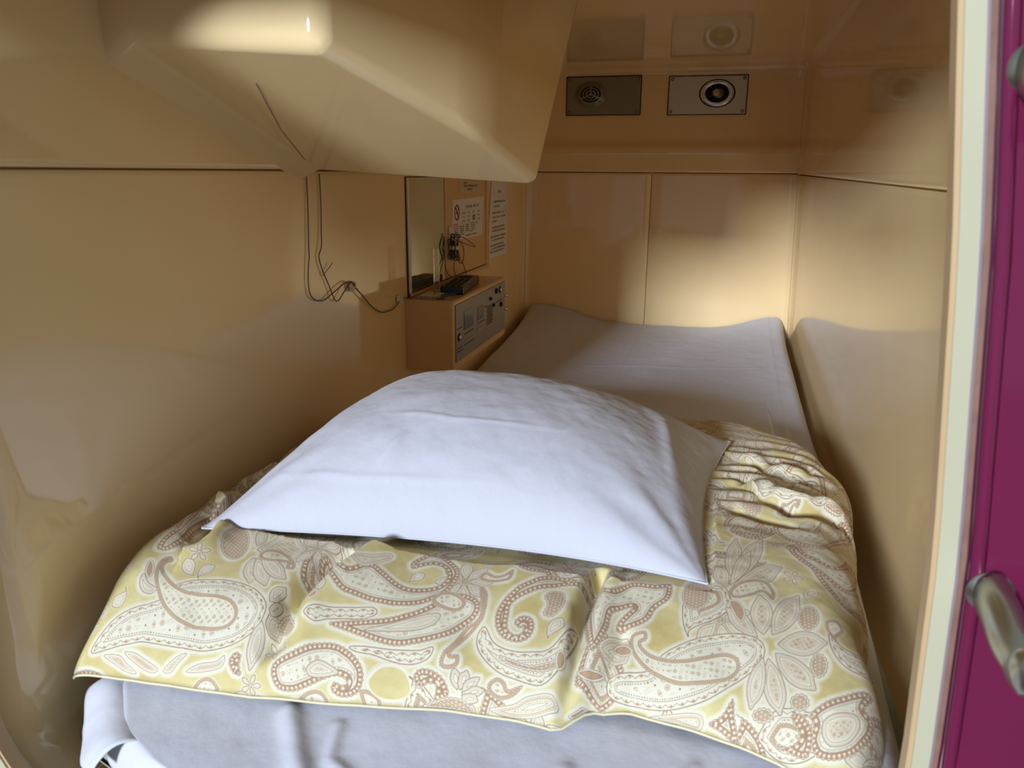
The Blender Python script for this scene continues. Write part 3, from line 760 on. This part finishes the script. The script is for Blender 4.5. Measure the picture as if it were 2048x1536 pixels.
    cu = (X+.612)/.64; cv = (Y-.78-.02*(cu-.5))/.50
    ins = np.clip(1-np.abs(2*cu-1)**3, 0, 1)*np.clip(1-np.abs(2*cv-1)**3, 0, 1)
    m_ = (cu > 0) & (cu < 1) & (cv > 0) & (cv < 1)
    zp = np.interp(cv, [0, 1], [-.449, -.42])-.001-.024*ins
    Z = np.where(m_, np.minimum(Z, zp-.002), Z)
    return X0, T, X, Y, Z
def make_duvet():
    X0, T, X, Y, Z = duvet_grid()
    P = np.stack([X, Y, Z], -1)
    # cloth coordinates: arc length from the hem inwards, so the print is not stretched
    ds = np.sqrt(np.diff(Y, axis=1)**2+np.diff(Z, axis=1)**2)
    sy = np.concatenate([np.zeros((X.shape[0], 1)), np.cumsum(ds, axis=1)], axis=1)
    k = 21; ker = np.ones(k)/k
    pad = np.pad(sy, ((k//2, k//2), (0, 0)), mode='edge'); cs_ = np.cumsum(np.vstack([np.zeros((1, sy.shape[1])), pad]), axis=0)
    sy = (cs_[k:]-cs_[:-k])/k
    yf = np.interp(X0, HEM[:, 0], HEM[:, 1])
    UV = np.stack([(X0+.75)/1.2, (sy+yf-.55)/1.2], -1)
    dv = empty('duvet', (-.2, 1.0, ZM), 'folded yellow paisley duvet with brown print on the white mattress', 'duvet')
    me = grid_mesh('duvet_cover', P, uv=UV)
    o = part('duvet_cover', me, PAISLEY, dv)
    # turned-in edge: thickness below
    bt = P.copy(); bt[..., 2] = np.maximum(ZM+.001, ZM+.001+0*Z); bt[..., 2] = np.minimum(bt[..., 2], Z-.002)
    rim = np.concatenate([P[::4, 0], P[-1, ::4], P[::-4, -1], P[0, ::-4]])
    part('piped_edge', tube(NB(), [Vector((x, y, z-.002)) for x, y, z in rim], .0016, 6), PAISLEY_EDGE, dv)
    solid(o, .003, -1)
# ---- the duvet's print: closed curves in half millimetres on the cloth
MOTIFS = [
 ('A', [323,261,280,240,246,213,225,176,212,126,250,140,292,159,343,172,399,173,471,177,522,190,561,210,585,236,591,270,581,300,541,332,483,345,430,339,380,326,349,307,343,283]),
 ('B', [289,387,278,372,277,349,287,319,311,285,342,254,385,230,427,220,471,221,512,230,530,250,528,272,510,291,482,301,432,301,390,297,355,305,321,322,294,346,291,365,301,377]),
 ('P', [481,450,536,433,564,431,582,442,587,467,587,488,566,505,523,550,496,549,489,505,474,461]),
 ('P', [481,423,477,404,480,384,490,367,505,355,517,347,521,354,526,367,522,384,508,403,486,423]),
 ('P', [491,421,499,395,512,374,530,358,549,349,561,343,559,354,555,373,542,394,521,411,495,424]),
 ('P', [500,427,522,401,546,382,569,370,586,368,595,369,587,383,573,406,550,425,526,432,501,432]),
 ('P', [466,469,473,480,472,497,460,525,456,523,417,595,414,589,437,521,435,514,448,488,462,470]),
 ('L', [447,458,452,430,444,412,427,409,405,421,387,441,374,466,364,500,364,530,348,612,403,524,431,489]),
 ('B', [488,440,499,461,529,466,567,448,593,421,596,403,578,406,571,426,552,427,527,422,501,425]),
 ('P', [591,253,582,232,580,207,583,186,592,170,599,159,605,169,610,190,610,216,605,238,594,254]),
 ('P', [600,272,601,255,609,244,617,240,629,246,636,246,635,256,632,272,625,283,614,283,601,276]),
 ('P', [592,302,602,309,606,323,609,337,606,345,604,350,597,346,587,342,582,334,582,319,589,304]),
 ('P', [596,287,601,278,607,277,612,284,615,299,615,306,614,311,610,315,606,313,600,305,596,291]),
 ('L', [669,252,660,251,641,264,630,265,625,266,620,271,619,284,620,298,623,311,630,318,655,286,669,263]),
 ('O', [277,334,280,323,279,314,276,311,270,313,263,321,258,332,255,344,254,353,258,357,264,354,271,346]),
 ('P', [261,295,277,277,300,277,307,292,281,300,261,318]),
 ('C', [250,395,243,427,242,468,228,522,214,588,210,628,260,627,276,654,280,619,260,561,269,510,284,444,275,400]),
 ('O', [247,491,250,478,249,471,243,470,232,478,218,494,217,505,216,515,216,524,217,527,231,518,240,505]),
 ('W', [246,126,283,133,304,121,333,103,312,101,280,112]),
 ('W', [294,142,325,143,382,124,369,112,330,122]),
 ('W', [398,120,419,151,444,165,429,140,416,120]),
 ('W', [453,129,480,151,517,161,534,176,534,152,495,137]),
 ('C', [548,165,556,184,571,182,573,163,582,146,564,145]),
 ('C', [640,447,724,377,774,363,831,354,888,359,936,379,974,416,985,460,980,495,952,523,905,549,878,524,861,491,872,472,892,485,919,498,945,490,958,465,950,439,922,422,886,413,854,420,818,441,785,462,758,457,723,431,651,491]),
 ('W', [669,515,719,482,760,485,798,510,810,496,785,467,746,448]),
 ('A', [683,290,704,314,744,325,785,333,827,341,840,327,817,312,775,304,739,296,711,280]),
 ('C', [744,287,791,303,849,317,896,339,943,372,974,411,1016,422,1053,407,1059,375,1039,344,1007,309,951,283,904,268,847,268,801,276]),
 ('P', [827,285,870,308,916,333,950,352,977,358,974,334,941,311,896,298]),
 ('B', [947,391,958,413,985,421,1014,411,1025,393,1013,375,984,373,958,381]),
 ('A', [806,247,852,253,907,260,955,268,985,279,980,255,947,238,906,236,864,239,827,238]),
 ('B', [1064,376,1040,341,1024,300,1009,274,1008,247,1027,243,1045,256,1042,276,1025,273,1042,307,1066,348,1074,377,1065,433,1042,451]),
 ('C', [653,183,690,211,729,238,773,248,812,236,841,214,852,191,849,164,829,148,805,145,787,156,791,172,808,169,818,173,813,182,791,185,765,172,734,150,705,133,672,131,652,157]),
 ('P', [726,187,743,207,767,206,796,192,765,177,736,173]),
 ('A', [1082,347,1110,315,1150,302,1189,306,1238,324,1275,395,1275,344,1259,283,1233,247,1200,244,1150,252,1110,270,1079,299,1071,327]),
 ('L', [1127,291,1161,285,1194,280,1238,291,1259,288,1237,271,1189,268,1151,274]),
 ('C', [1216,520,1181,512,1150,486,1126,460,1104,416,1099,377,1110,343,1133,325,1162,322,1183,337,1189,362,1180,384,1158,387,1144,368,1159,355,1166,361,1166,345,1151,338,1133,351,1127,386,1128,417,1158,448,1189,472,1238,495,1254,510]),
 ('L', [1201,400,1205,427,1194,448,1205,467,1227,470,1240,448,1237,413,1221,394]),
 ('B', [1116,232,1133,247,1151,240,1161,226,1189,239,1172,214,1146,205,1122,214]),
 ('P', [1053,209,1059,222,1058,232,1053,240,1045,246,1040,248,1036,243,1035,234,1036,225,1042,216,1052,209]),
 ('P', [1059,210,1070,219,1074,228,1075,237,1071,246,1066,250,1062,246,1054,240,1053,231,1053,220,1058,210]),
 ('P', [1065,206,1077,211,1088,218,1093,227,1096,236,1096,241,1090,241,1081,238,1071,231,1065,221,1064,209]),
 ('P', [1067,202,1081,200,1093,201,1101,206,1108,213,1110,219,1105,220,1095,223,1085,221,1076,214,1065,205]),
 ('P', [1065,197,1071,188,1080,186,1089,188,1096,191,1100,195,1098,199,1093,206,1084,207,1076,205,1065,200]),
 ('C', [958,214,962,227,974,234,997,233,1021,222,1036,200,1031,186,1008,175,1009,191,1007,207,991,207,980,199,967,201]),
 ('L', [976,156,1008,175,1040,191,1075,189,1092,168,1059,167,1008,161]),
 ('Y', [866,195,888,222,923,227,946,212,957,181,927,162,890,160,867,176]),
 ('B', [1031,483,1042,504,1068,492,1088,499,1104,517,1105,483,1076,471,1050,472]),
 ('W', [1125,183,1173,199,1205,221,1254,229,1265,208,1227,183,1169,172]),
 ('A', [1478,367,1518,393,1568,417,1621,431,1672,429,1697,407,1693,371,1668,344,1630,316,1588,288,1537,266,1484,256,1428,256,1387,258,1365,274,1365,305,1404,317,1450,330]),
 ('B', [1415,409,1434,412,1438,394,1426,382,1445,367,1483,360,1527,360,1572,373,1617,386,1644,376,1648,351,1625,328,1577,315,1524,307,1476,319,1434,337,1405,365,1400,396]),
 ('P', [1682,432,1673,459,1659,482,1641,495,1621,498,1610,498,1614,485,1620,465,1636,446,1657,434,1680,429]),
 ('P', [1699,440,1712,468,1715,498,1709,523,1694,541,1684,552,1677,535,1668,510,1667,484,1676,458,1693,438]),
 ('P', [1718,440,1744,458,1764,483,1776,514,1776,550,1775,573,1761,565,1739,546,1722,513,1713,479,1713,443]),
 ('P', [1729,414,1753,402,1777,396,1799,401,1816,416,1827,428,1818,439,1802,453,1779,458,1753,447,1729,422]),
 ('P', [1722,390,1731,361,1749,340,1770,326,1791,322,1805,321,1802,335,1795,357,1778,378,1754,394,1726,396]),
 ('P', [1705,377,1699,346,1702,316,1713,292,1730,278,1740,270,1743,282,1748,304,1743,330,1730,357,1710,379]),
 ('P', [1693,379,1677,355,1668,329,1668,306,1673,287,1678,276,1685,285,1697,301,1703,324,1703,352,1697,379]),
 ('L', [1817,496,1812,478,1803,465,1791,461,1780,465,1773,476,1771,494,1775,513,1784,527,1795,533,1807,528,1815,515]),
 ('L', [1826,376,1823,362,1817,351,1809,347,1801,350,1795,360,1791,373,1794,388,1800,398,1809,402,1817,398,1823,389]),
 ('L', [1795,296,1793,288,1787,283,1777,280,1768,282,1760,288,1757,296,1758,305,1765,311,1774,314,1784,312,1791,305]),
 ('L', [1726,269,1723,261,1716,256,1705,252,1695,254,1686,258,1683,265,1684,272,1692,278,1702,281,1713,280,1722,276]),
 ('O', [1410,362,1406,355,1400,351,1387,355,1375,364,1368,364,1365,367,1367,375,1375,385,1385,390,1397,377,1405,368]),
 ('W', [1333,350,1357,385,1393,399,1400,338,1365,339,1344,336]),
 ('O', [1410,362,1406,355,1400,351,1387,355,1375,364,1368,364,1365,367,1367,375,1375,385,1385,390,1397,377,1405,368]),
 ('O', [1354,305,1351,297,1339,283,1324,274,1309,275,1297,291,1291,307,1297,307,1308,297,1324,296,1340,302,1351,308]),
 ('O', [1328,223,1325,219,1316,213,1307,205,1299,199,1292,199,1287,204,1289,208,1295,211,1303,215,1313,223,1325,220]),
 ('O', [1267,306,1268,296,1265,285,1260,278,1255,277,1250,283,1248,293,1247,304,1249,312,1254,316,1259,315,1265,312]),
 ('P', [1615,584,1630,637,1637,681,1637,728,1628,765,1624,786,1615,766,1604,731,1599,684,1602,638,1611,584]),
 ('P', [1623,583,1655,630,1673,674,1685,720,1688,769,1689,803,1676,787,1655,757,1638,711,1628,656,1619,587]),
 ('P', [1628,569,1668,579,1694,592,1715,619,1727,649,1734,671,1721,675,1699,679,1676,662,1654,628,1625,577]),
 ('P', [1620,578,1641,611,1655,642,1660,675,1659,708,1659,728,1650,718,1635,696,1624,664,1619,628,1615,580]),
 ('P', [1611,572,1611,604,1608,621,1600,633,1587,635,1579,635,1576,622,1574,605,1578,588,1588,577,1606,567]),
 ('L', [1567,508,1556,491,1542,482,1524,487,1512,501,1506,522,1509,547,1519,574,1536,587,1552,583,1565,563,1570,532]),
 ('B', [1615,555,1637,587,1674,608,1703,600,1720,566,1714,540,1693,564,1668,547,1641,534,1620,535]),
 ('O', [1616,521,1641,520,1654,490,1647,465,1630,482]),
 ('C', [1744,766,1775,732,1832,623,1893,565,1946,644,1940,671,1916,704,1874,729,1820,783,1772,800]),
 ('W', [1781,770,1864,830,1931,936,1949,933,1930,694,1907,677,1857,729,1818,764]),
 ('C', [1798,274,1823,296,1863,316,1902,335,1916,329,1903,297,1924,283,1922,248,1896,212,1855,196,1820,201,1803,228,1807,255]),
 ('P', [1827,263,1853,278,1887,280,1898,257,1880,228,1846,219,1827,236]),
 ('A', [1834,455,1850,430,1878,418,1914,419,1919,378,1888,369,1853,384,1834,417]),
 ('C', [1286,451,1297,540,1329,496,1380,542,1440,546,1477,555,1478,508,1449,475,1436,444,1405,421,1366,407,1370,435,1395,471,1352,444,1346,397,1329,344,1310,342]),
 ('C', [1738,220,1763,216,1782,236,1761,270,1781,274,1807,243,1801,200,1772,201]),
 ('C', [1593,242,1620,261,1640,293,1646,260,1660,208,1617,230]),
 ('W', [1463,238,1515,251,1575,256,1574,224,1518,232]),
 ('W', [1913,194,1920,210,1938,232,1941,222]),
 ('C', [1718,884,1755,816,1836,794,1907,926,1921,1022,1888,1055,1844,982,1817,893,1760,932]),
 ('P', [1841,950,1871,1070,1890,993,1891,928,1856,868]),
 ('A', [1633,1224,1698,1416,1761,1444,1844,1362,1859,1136,1783,1134,1710,1133,1672,1111]),
 ('C', [1831,1471,1882,1363,1926,1365,1945,1318,1951,1288,1939,1256,1873,1123,1854,1336]),
 ('C', [1751,755,1777,805,1788,755,1829,728,1871,740,1949,928,1919,704,1883,638,1828,663,1789,696]),
 ('P', [1631,1478,1641,1572,1643,1620,1639,1630,1630,1625,1624,1620,1620,1602,1615,1562,1614,1524,1619,1516,1628,1475]),
 ('P', [1635,1471,1659,1554,1671,1601,1679,1655,1678,1682,1677,1710,1669,1702,1657,1685,1647,1650,1642,1617,1633,1480]),
 ('P', [1639,1461,1668,1463,1687,1471,1706,1501,1722,1536,1734,1574,1725,1557,1720,1614,1702,1610,1679,1578,1641,1469]),
 ('P', [1628,1479,1619,1513,1612,1510,1606,1494,1599,1439,1597,1419,1600,1418,1606,1419,1612,1424,1618,1436,1628,1463]),
 ('P', [1636,1465,1652,1461,1663,1468,1673,1487,1686,1578,1691,1600,1688,1617,1681,1641,1670,1623,1657,1572,1636,1471]),
 ('B', [1784,1124,1784,1117,1778,1104,1764,1092,1745,986,1734,983,1726,987,1726,999,1736,1113,1749,1122,1764,1123,1778,1124]),
 ('L', [1895,1073,1888,1070,1878,1077,1866,1090,1854,1103,1847,1112,1847,1119,1854,1120,1865,1114,1879,1105,1890,1096,1897,1086]),
]
NT = 2560; TS = 1.2                       # print resolution and size of the cloth sheet in metres
def closed_spline(p, n=6):
    p = np.asarray(p, float); N = len(p); out = []
    for i in range(N):
        a, b, c, d = p[i-1], p[i], p[(i+1) % N], p[(i+2) % N]
        for k in range(n):
            t = k/n; out.append(.5*((2*b)+(c-a)*t+(2*a-5*b+4*c-d)*t*t+(3*b-a-3*c+d)*t**3))
    return np.array(out)
class Cloth:
    def __init__(s):
        s.line = np.zeros((NT, NT), np.float32); s.pale = s.line.copy(); s.tan = s.line.copy(); s.cover = np.zeros((NT, NT), bool); s.rng = np.random.default_rng(3)
    def sdf(s, poly, margin):
        px = TS/NT; x0, y0 = poly.min(0)-margin; x1, y1 = poly.max(0)+margin
        i0, i1 = max(0, int(x0/px)), min(NT, int(x1/px)+2); j0, j1 = max(0, int(y0/px)), min(NT, int(y1/px)+2)
        if i1 <= i0+2 or j1 <= j0+2: return None
        X, Y = np.meshgrid((np.arange(i0, i1)+.5)*px, (np.arange(j0, j1)+.5)*px); X = X.astype(np.float32); Y = Y.astype(np.float32)
        D = np.full(X.shape, 9, np.float32); Sarc = np.zeros_like(D); ins = np.zeros(X.shape, bool); acc = 0.
        n = len(poly)
        for k in range(n):
            ax, ay = poly[k]; bx, by = poly[(k+1) % n]; vx, vy = bx-ax, by-ay; L2 = vx*vx+vy*vy+1e-12
            t = np.clip(((X-ax)*vx+(Y-ay)*vy)/L2, 0, 1); d = (X-ax-t*vx)**2+(Y-ay-t*vy)**2
            m = d < D; D[m] = d[m]; Sarc[m] = (acc+t[m]*math.sqrt(L2)); acc += math.sqrt(L2)
            if (ay > by) != (ay < by) or ay != by:
                c = ((ay > Y) != (by > Y)) & (X < (bx-ax)*(Y-ay)/(by-ay+1e-12)+ax); ins ^= c
        D = np.sqrt(D)*1000; D[ins] *= -1
        return (slice(j0, j1), slice(i0, i1)), X*1000, Y*1000, D, Sarc*1000, acc*1000
    def put(s, ch, sl, a): v = ch[sl]; np.maximum(v, np.clip(a, 0, 1), out=v)
    def motif(s, kind, poly, halo=6.0, allow=None):
        r = s.sdf(closed_spline(np.asarray(poly, float).reshape(-1, 2)), .008)
        if r is None: return
        sl, X, Y, D, A, L = r
        aa = .35
        st = lambda v, w: np.clip((w-np.abs(v))/aa+.5, 0, 1)      # a stroke of half width w mm
        fl = lambda v: np.clip(-v/aa+.5, 0, 1)                      # filled where v < 0
        per = lambda p: L/max(3, round(L/p))
        # clear what lies beneath and lay the pale halo
        h = fl(D-halo*.9-.8*np.sin(A/3.1)); hs_ = np.clip(-(D-halo)/3.5, 0, 1)
        keep = 1-fl(D-.6); 
        s.line[sl] *= keep; s.tan[sl] *= keep; s.pale[sl] = s.pale[sl]*keep
        s.put(s.pale, sl, hs_*.95)
        s.cover[sl] |= D < halo
        ink = np.zeros_like(D); tan = np.zeros_like(D); pale = np.zeros_like(D)
        ins = fl(D)
        depth = -D.min()
        if kind == 'A':
            pale = ins*.8
            ink = np.maximum(ink, st(D, .45))
            p = per(13); sc = np.abs(np.sin(A*math.pi/p))
            ink = np.maximum(ink, st(D+5.4-3.0*sc, .38))
            p2 = per(13); ph = (A/p2+.0) % 1-.5
            tan = np.maximum(tan, fl(np.hypot(ph*p2*.9, (D+3.6))-1.5))
            t2 = (A/1.8) % 1
            ink = np.maximum(ink, st(D-.0, .9)*(np.abs(t2-.5) < .22)*(D > 0)*.7)
            ink = np.maximum(ink, st(D+8.6, .3))
            t3 = (A/3.0) % 1-.5; ink = np.maximum(ink, fl(np.hypot(t3*3.0, D+10.8)-.75)*.9)
            pale = np.maximum(pale, fl(D+9)*ins)
            s.sprig(X, Y, D, -13.5, 10, ink, tan, fl)
        elif kind == 'B':
            wv = .5*np.sin(A*2*math.pi/per(3.2))
            pale = ins*.85
            ink = np.maximum(ink, st(D+.3+wv, .42)); tan = np.maximum(tan, fl(D+1.4)*fl(-(D+3.3)))
            ink = np.maximum(ink, st(D+3.6, .32)*.9); ink = np.maximum(ink, st(D+1.3, .25)*.7)
            s.sprig(X, Y, D, -5.6, 6.5, ink, tan, fl)
        elif kind == 'C':
            p = per(5.5); wv = .5*np.cos(A*2*math.pi/p)
            ink = np.maximum(ink, st(D+.2+wv, .40)); b = fl(D+1.0)*fl(-(D+5.8)); tan = np.maximum(tan, b); ink = np.maximum(ink, b*.42)
            ink = np.maximum(ink, st(D+6.2, .45)); pale = ins*.55
            t = (A/p) % 1-.5; dot = fl(np.hypot(t*p, D+3.4)-1.45); ink *= 1-dot; tan *= 1-dot; pale = np.maximum(pale, dot)
            ink = np.maximum(ink, st(D+9, .3)*.8); pale = np.maximum(pale, fl(D+9.2)*.95)
            t = (A/2.6) % 1-.5; ink = np.maximum(ink, fl(np.hypot(t*2.6, D+7.7)-.5)*.8)
            s.sprig(X, Y, D, -11, 8, ink, tan, fl)
        elif kind == 'P':
            pale = ins; ink = np.maximum(ink, st(D, .42)); tan = np.maximum(tan, st(D+1.7, .5)*.55)
            ink = np.maximum(ink, st(D+3.6, .30)*.85)
            ink = np.maximum(ink, st(D+5.8, .22)*.7*(np.sin(A*2.2) > -.2)); tan = np.maximum(tan, fl(D+6.4)*.35)
            s.sprig(X, Y, D, -7.5, 5, ink, tan, fl)
        elif kind == 'L':
            p = per(5.0); sc = np.abs(np.sin(A*math.pi/p))
            ink = np.maximum(ink, st(D+1.2-1.2*sc, .38)); tan = np.maximum(tan, fl(D+2)*.75); ink = np.maximum(ink, fl(D+2.2)*.18)
            pale = ins*.6
            gx, gy = (X/4.2) % 1-.5, ((Y+2.1*(np.floor(X/4.2) % 2))/4.2) % 1-.5
            dot = fl(np.hypot(gx, gy)*4.2-1.15)*fl(D+2.4); tan *= 1-dot; pale = np.maximum(pale, dot)
            ink = np.maximum(ink, st(np.hypot(gx, gy)*4.2-1.5, .22)*fl(D+2.4)*.6); ink = np.maximum(ink, st(D+2.4, .3)*.8)
        elif kind == 'O':
            pale = ins; ink = np.maximum(ink, st(D, .35)*.8); tan = np.maximum(tan, fl(D+2.0)*.95); ink = np.maximum(ink, fl(D+2)*.16+st(D+2.0, .3)*.7)
        elif kind == 'W':
            pale = ins*.9; ink = np.maximum(ink, st(D, .38)*.85)
            ink = np.maximum(ink, st(D+2.4+.4*np.sin(A*1.6), .28)*.75); tan = np.maximum(tan, fl(D+3.4)*fl(-(D+5.0))*.8)
            t = (A/3.0) % 1-.5; ink = np.maximum(ink, fl(np.hypot(t*3.0, D+6.6)-.6)*.8); ink = np.maximum(ink, st(D+8.5, .28)*.7)
        elif kind == 'Y':
            s.pale[sl] *= 1-fl(D+1); s.put(s.pale, sl, st(D-1.5, 2.2)*.9); t = (A/2.6) % 1-.5
            s.put(s.line, sl, fl(np.hypot(t*2.6, D-3.0)-.5)*.5); return
        s.put(s.line, sl, ink); s.put(s.tan, sl, tan); s.put(s.pale, sl, pale)
    def sprig(s, X, Y, D, lim, cell, ink, tan, fl):
        """small leaves, rings and dots scattered through the heart of a motif"""
        if D.min() > lim-1: return
        m = fl(D-lim); c = cell; a = s.rng.uniform(0, 3.1); U = X*math.cos(a)+Y*math.sin(a); V = Y*math.cos(a)-X*math.sin(a)
        iu, iv = np.floor(U/c), np.floor(V/c); fu, fv = U-iu*c-c/2, V-iv*c-c/2; k = (iu*7+iv*13) % 4
        r = np.hypot(fu, fv)
        e = np.where(k == 0, np.abs(r-c*.27)-.3, np.where(k == 1, np.abs(np.hypot(fu*1.9, fv)-c*.36)-.32, np.where(k == 2, r-c*.12, np.abs(fv-.22*c*np.sin(fu*2.4))-.32)))
        ink[:] = np.maximum(ink, fl(e)*m*.85*(np.abs(fu) < c*.46)*(np.abs(fv) < c*.46))
        tan[:] = np.maximum(tan, fl(r-c*.16)*m*((k == 0) | (k == 1))*.9)
def teardrop(cx, cy, L, ang, curl=1.0):
    pts = []
    for t in np.linspace(0, 1, 9): pts.append((t, .30*math.sin(math.pi*min(1, t*1.05)**.62)*(1-t)**.25))
    for t in np.linspace(1, .05, 8)[1:]: pts.append((t, -.24*math.sin(math.pi*t**.7)*(1-t)**.2))
    out = []
    for x, y in pts:
        b = curl*1.25*max(0, x-.25)**1.8; xx = x-.35*b*x; yy = y+b*.42
        out.append((cx+L*(xx*math.cos(ang)-yy*math.sin(ang)), cy+L*(xx*math.sin(ang)+yy*math.cos(ang))))
    return out
def flower(cl, cx, cy, R, n, a0, rng):
    for k in range(n):
        a = a0+2*math.pi*k/n; c, s_ = math.cos(a), math.sin(a)
        prof = [(.2, .05), (.42, .17), (.62, .22), (.8, .17), (1.0, .0)]
        p = [(cx+R*(t*c-h*s_), cy+R*(t*s_+h*c)) for t, h in prof]+[(cx+R*(t*c+h*s_), cy+R*(t*s_-h*c)) for t, h in prof[-2::-1]]
        cl.motif('P', p, 3)
    cl.motif('L', [(cx+R*.17*math.cos(t), cy+R*.17*math.sin(t)) for t in np.linspace(0, 2*math.pi, 8, endpoint=False)], 2)
def paint_cloth():
    cl = Cloth(); rng = np.random.default_rng(12)
    # background repeat first, the large figures of the visible fold after it
    taken = np.zeros((NT, NT), bool)
    for kind, c in MOTIFS:
        p = np.array(c, float).reshape(-1, 2)/2000; i = np.clip((p/TS*NT).astype(int), 0, NT-1)
        a, b = np.maximum(i.min(0)-6, 0), i.max(0)+6; taken[a[1]:b[1], a[0]:b[0]] = True
    step = .044
    for gy in np.arange(.02, 1.15, step):
        for gx in np.arange(.05, 1.05, step):
            x, y = gx+rng.uniform(-.012, .012), gy+rng.uniform(-.012, .012); i, j = int(x/TS*NT), int(y/TS*NT)
            if i < 0 or j < 0 or i >= NT or j >= NT or taken[j, i]: continue
            q = rng.random(); a = rng.uniform(0, 6.3)
            if q < .34: P_ = teardrop(x, y, rng.uniform(.07, .11), a, rng.uniform(.5, 1.2)); cl.motif('A' if q < .14 else 'C', P_); cl.motif('B', [(x+(u-x)*.5+.012*math.cos(a), y+(v-y)*.5+.012*math.sin(a)) for u, v in P_], 1)
            elif q < .52: flower(cl, x, y, rng.uniform(.028, .042), int(rng.integers(6, 9)), a, rng)
            elif q < .66: cl.motif('L', [(x+.014*math.cos(t)*(1+.3*math.sin(t+a)), y+.014*math.sin(t)) for t in np.linspace(0, 6.28, 9)[:-1]], 3)
            elif q < .80: cl.motif('C', teardrop(x, y, rng.uniform(.05, .09), a, 1.4), 3)
            elif q < .9: cl.motif('B', teardrop(x, y, rng.uniform(.03, .05), a, 1.2), 3)
    for kind, c in MOTIFS: cl.motif(kind, np.array(c, float).reshape(-1, 2)/2000)
    # small leaves, rosettes and lace fill most of the gaps that are left
    q_ = NT/TS
    for gy in np.arange(.03, 1.1, .019):
        for gx in np.arange(.08, .99, .019):
            x, y = gx+rng.uniform(-.006, .006), gy+rng.uniform(-.006, .006); i, j, k = int(x*q_), int(y*q_), int(.008*q_)
            if cl.cover[max(0, j-k):j+k, max(0, i-k):i+k].mean() > .12 or rng.random() > .62: continue
            a = rng.uniform(0, 6.3); q = rng.random()
            if q < .4: cl.motif('W' if q < .2 else 'P', teardrop(x-.012*math.cos(a), y-.012*math.sin(a), rng.uniform(.022, .034), a, rng.uniform(.6, 1.6)), 2.2)
            elif q < .6: flower(cl, x, y, rng.uniform(.010, .014), 5, a, rng)
            elif q < .85: cl.motif('L', [(x+.0075*math.cos(t)*(1+.35*math.sin(t+a)), y+.0075*math.sin(t)) for t in np.linspace(0, 6.28, 8)[:-1]], 2.2)
            else: cl.motif('O', [(x+.008*math.cos(t)*math.cos(a)-.004*math.sin(t)*math.sin(a), y+.008*math.cos(t)*math.sin(a)+.004*math.sin(t)*math.cos(a)) for t in np.linspace(0, 6.28, 9)[:-1]], 2.2)
    return cl

def paisley_material():
    """brown, tan and pale print worked out above from closed curves, over a blotchy yellow ground made of noise nodes"""
    cl = paint_cloth()
    px = np.ones((NT, NT, 4), np.float32); px[..., 0] = cl.line; px[..., 1] = cl.pale; px[..., 2] = cl.tan
    im = bpy.data.images.new('paisley_print', NT, NT, alpha=False, float_buffer=False); im.colorspace_settings.name = 'Non-Color'
    im.pixels.foreach_set(px.ravel()); im.update(); im.pack()
    m = mat('paisley_duvet_cloth', 'DCCB8A', rough=.85, spec=.2, bump=.3, bscale=700, bdist=.0006, sheen=.1)
    nt = m.node_tree; p = nt.nodes['Principled BSDF']; N = nt.nodes.new; K = nt.links.new
    uv = N('ShaderNodeUVMap'); uv.uv_map = 'cloth'
    t = N('ShaderNodeTexImage'); t.image = im; t.extension = 'REPEAT'; K(uv.outputs[0], t.inputs[0])
    sp = N('ShaderNodeSeparateColor'); K(t.outputs['Color'], sp.inputs[0])
    n = N('ShaderNodeTexNoise'); n.inputs['Scale'].default_value = 16; n.inputs['Detail'].default_value = 6; n.inputs['Roughness'].default_value = .65; K(uv.outputs[0], n.inputs['Vector'])
    r = N('ShaderNodeValToRGB'); r.color_ramp.elements[0].position = .30; r.color_ramp.elements[1].position = .68
    r.color_ramp.elements[0].color = (*lin('BBA86A'), 1); r.color_ramp.elements[1].color = (*lin('D2C793'), 1); K(n.outputs['Fac'], r.inputs[0])
    cur = r.outputs[0]
    for ch, col, k in (('Green', 'D9D4BE', .92), ('Blue', 'B9916A', .85), ('Red', '7C5440', .88)):
        mu_ = N('ShaderNodeMath'); mu_.operation = 'MULTIPLY'; mu_.inputs[1].default_value = k; K(sp.outputs[ch], mu_.inputs[0])
        mx = N('ShaderNodeMix'); mx.data_type = 'RGBA'; K(mu_.outputs[0], mx.inputs['Factor']); K(cur, mx.inputs['A']); mx.inputs['B'].default_value = (*lin(col), 1); cur = mx.outputs['Result']
    K(cur, p.inputs['Base Color']); return m
PAISLEY = paisley_material()
PAISLEY_EDGE = mat('duvet_piping', 'D9CFA8', rough=.85)
make_duvet()
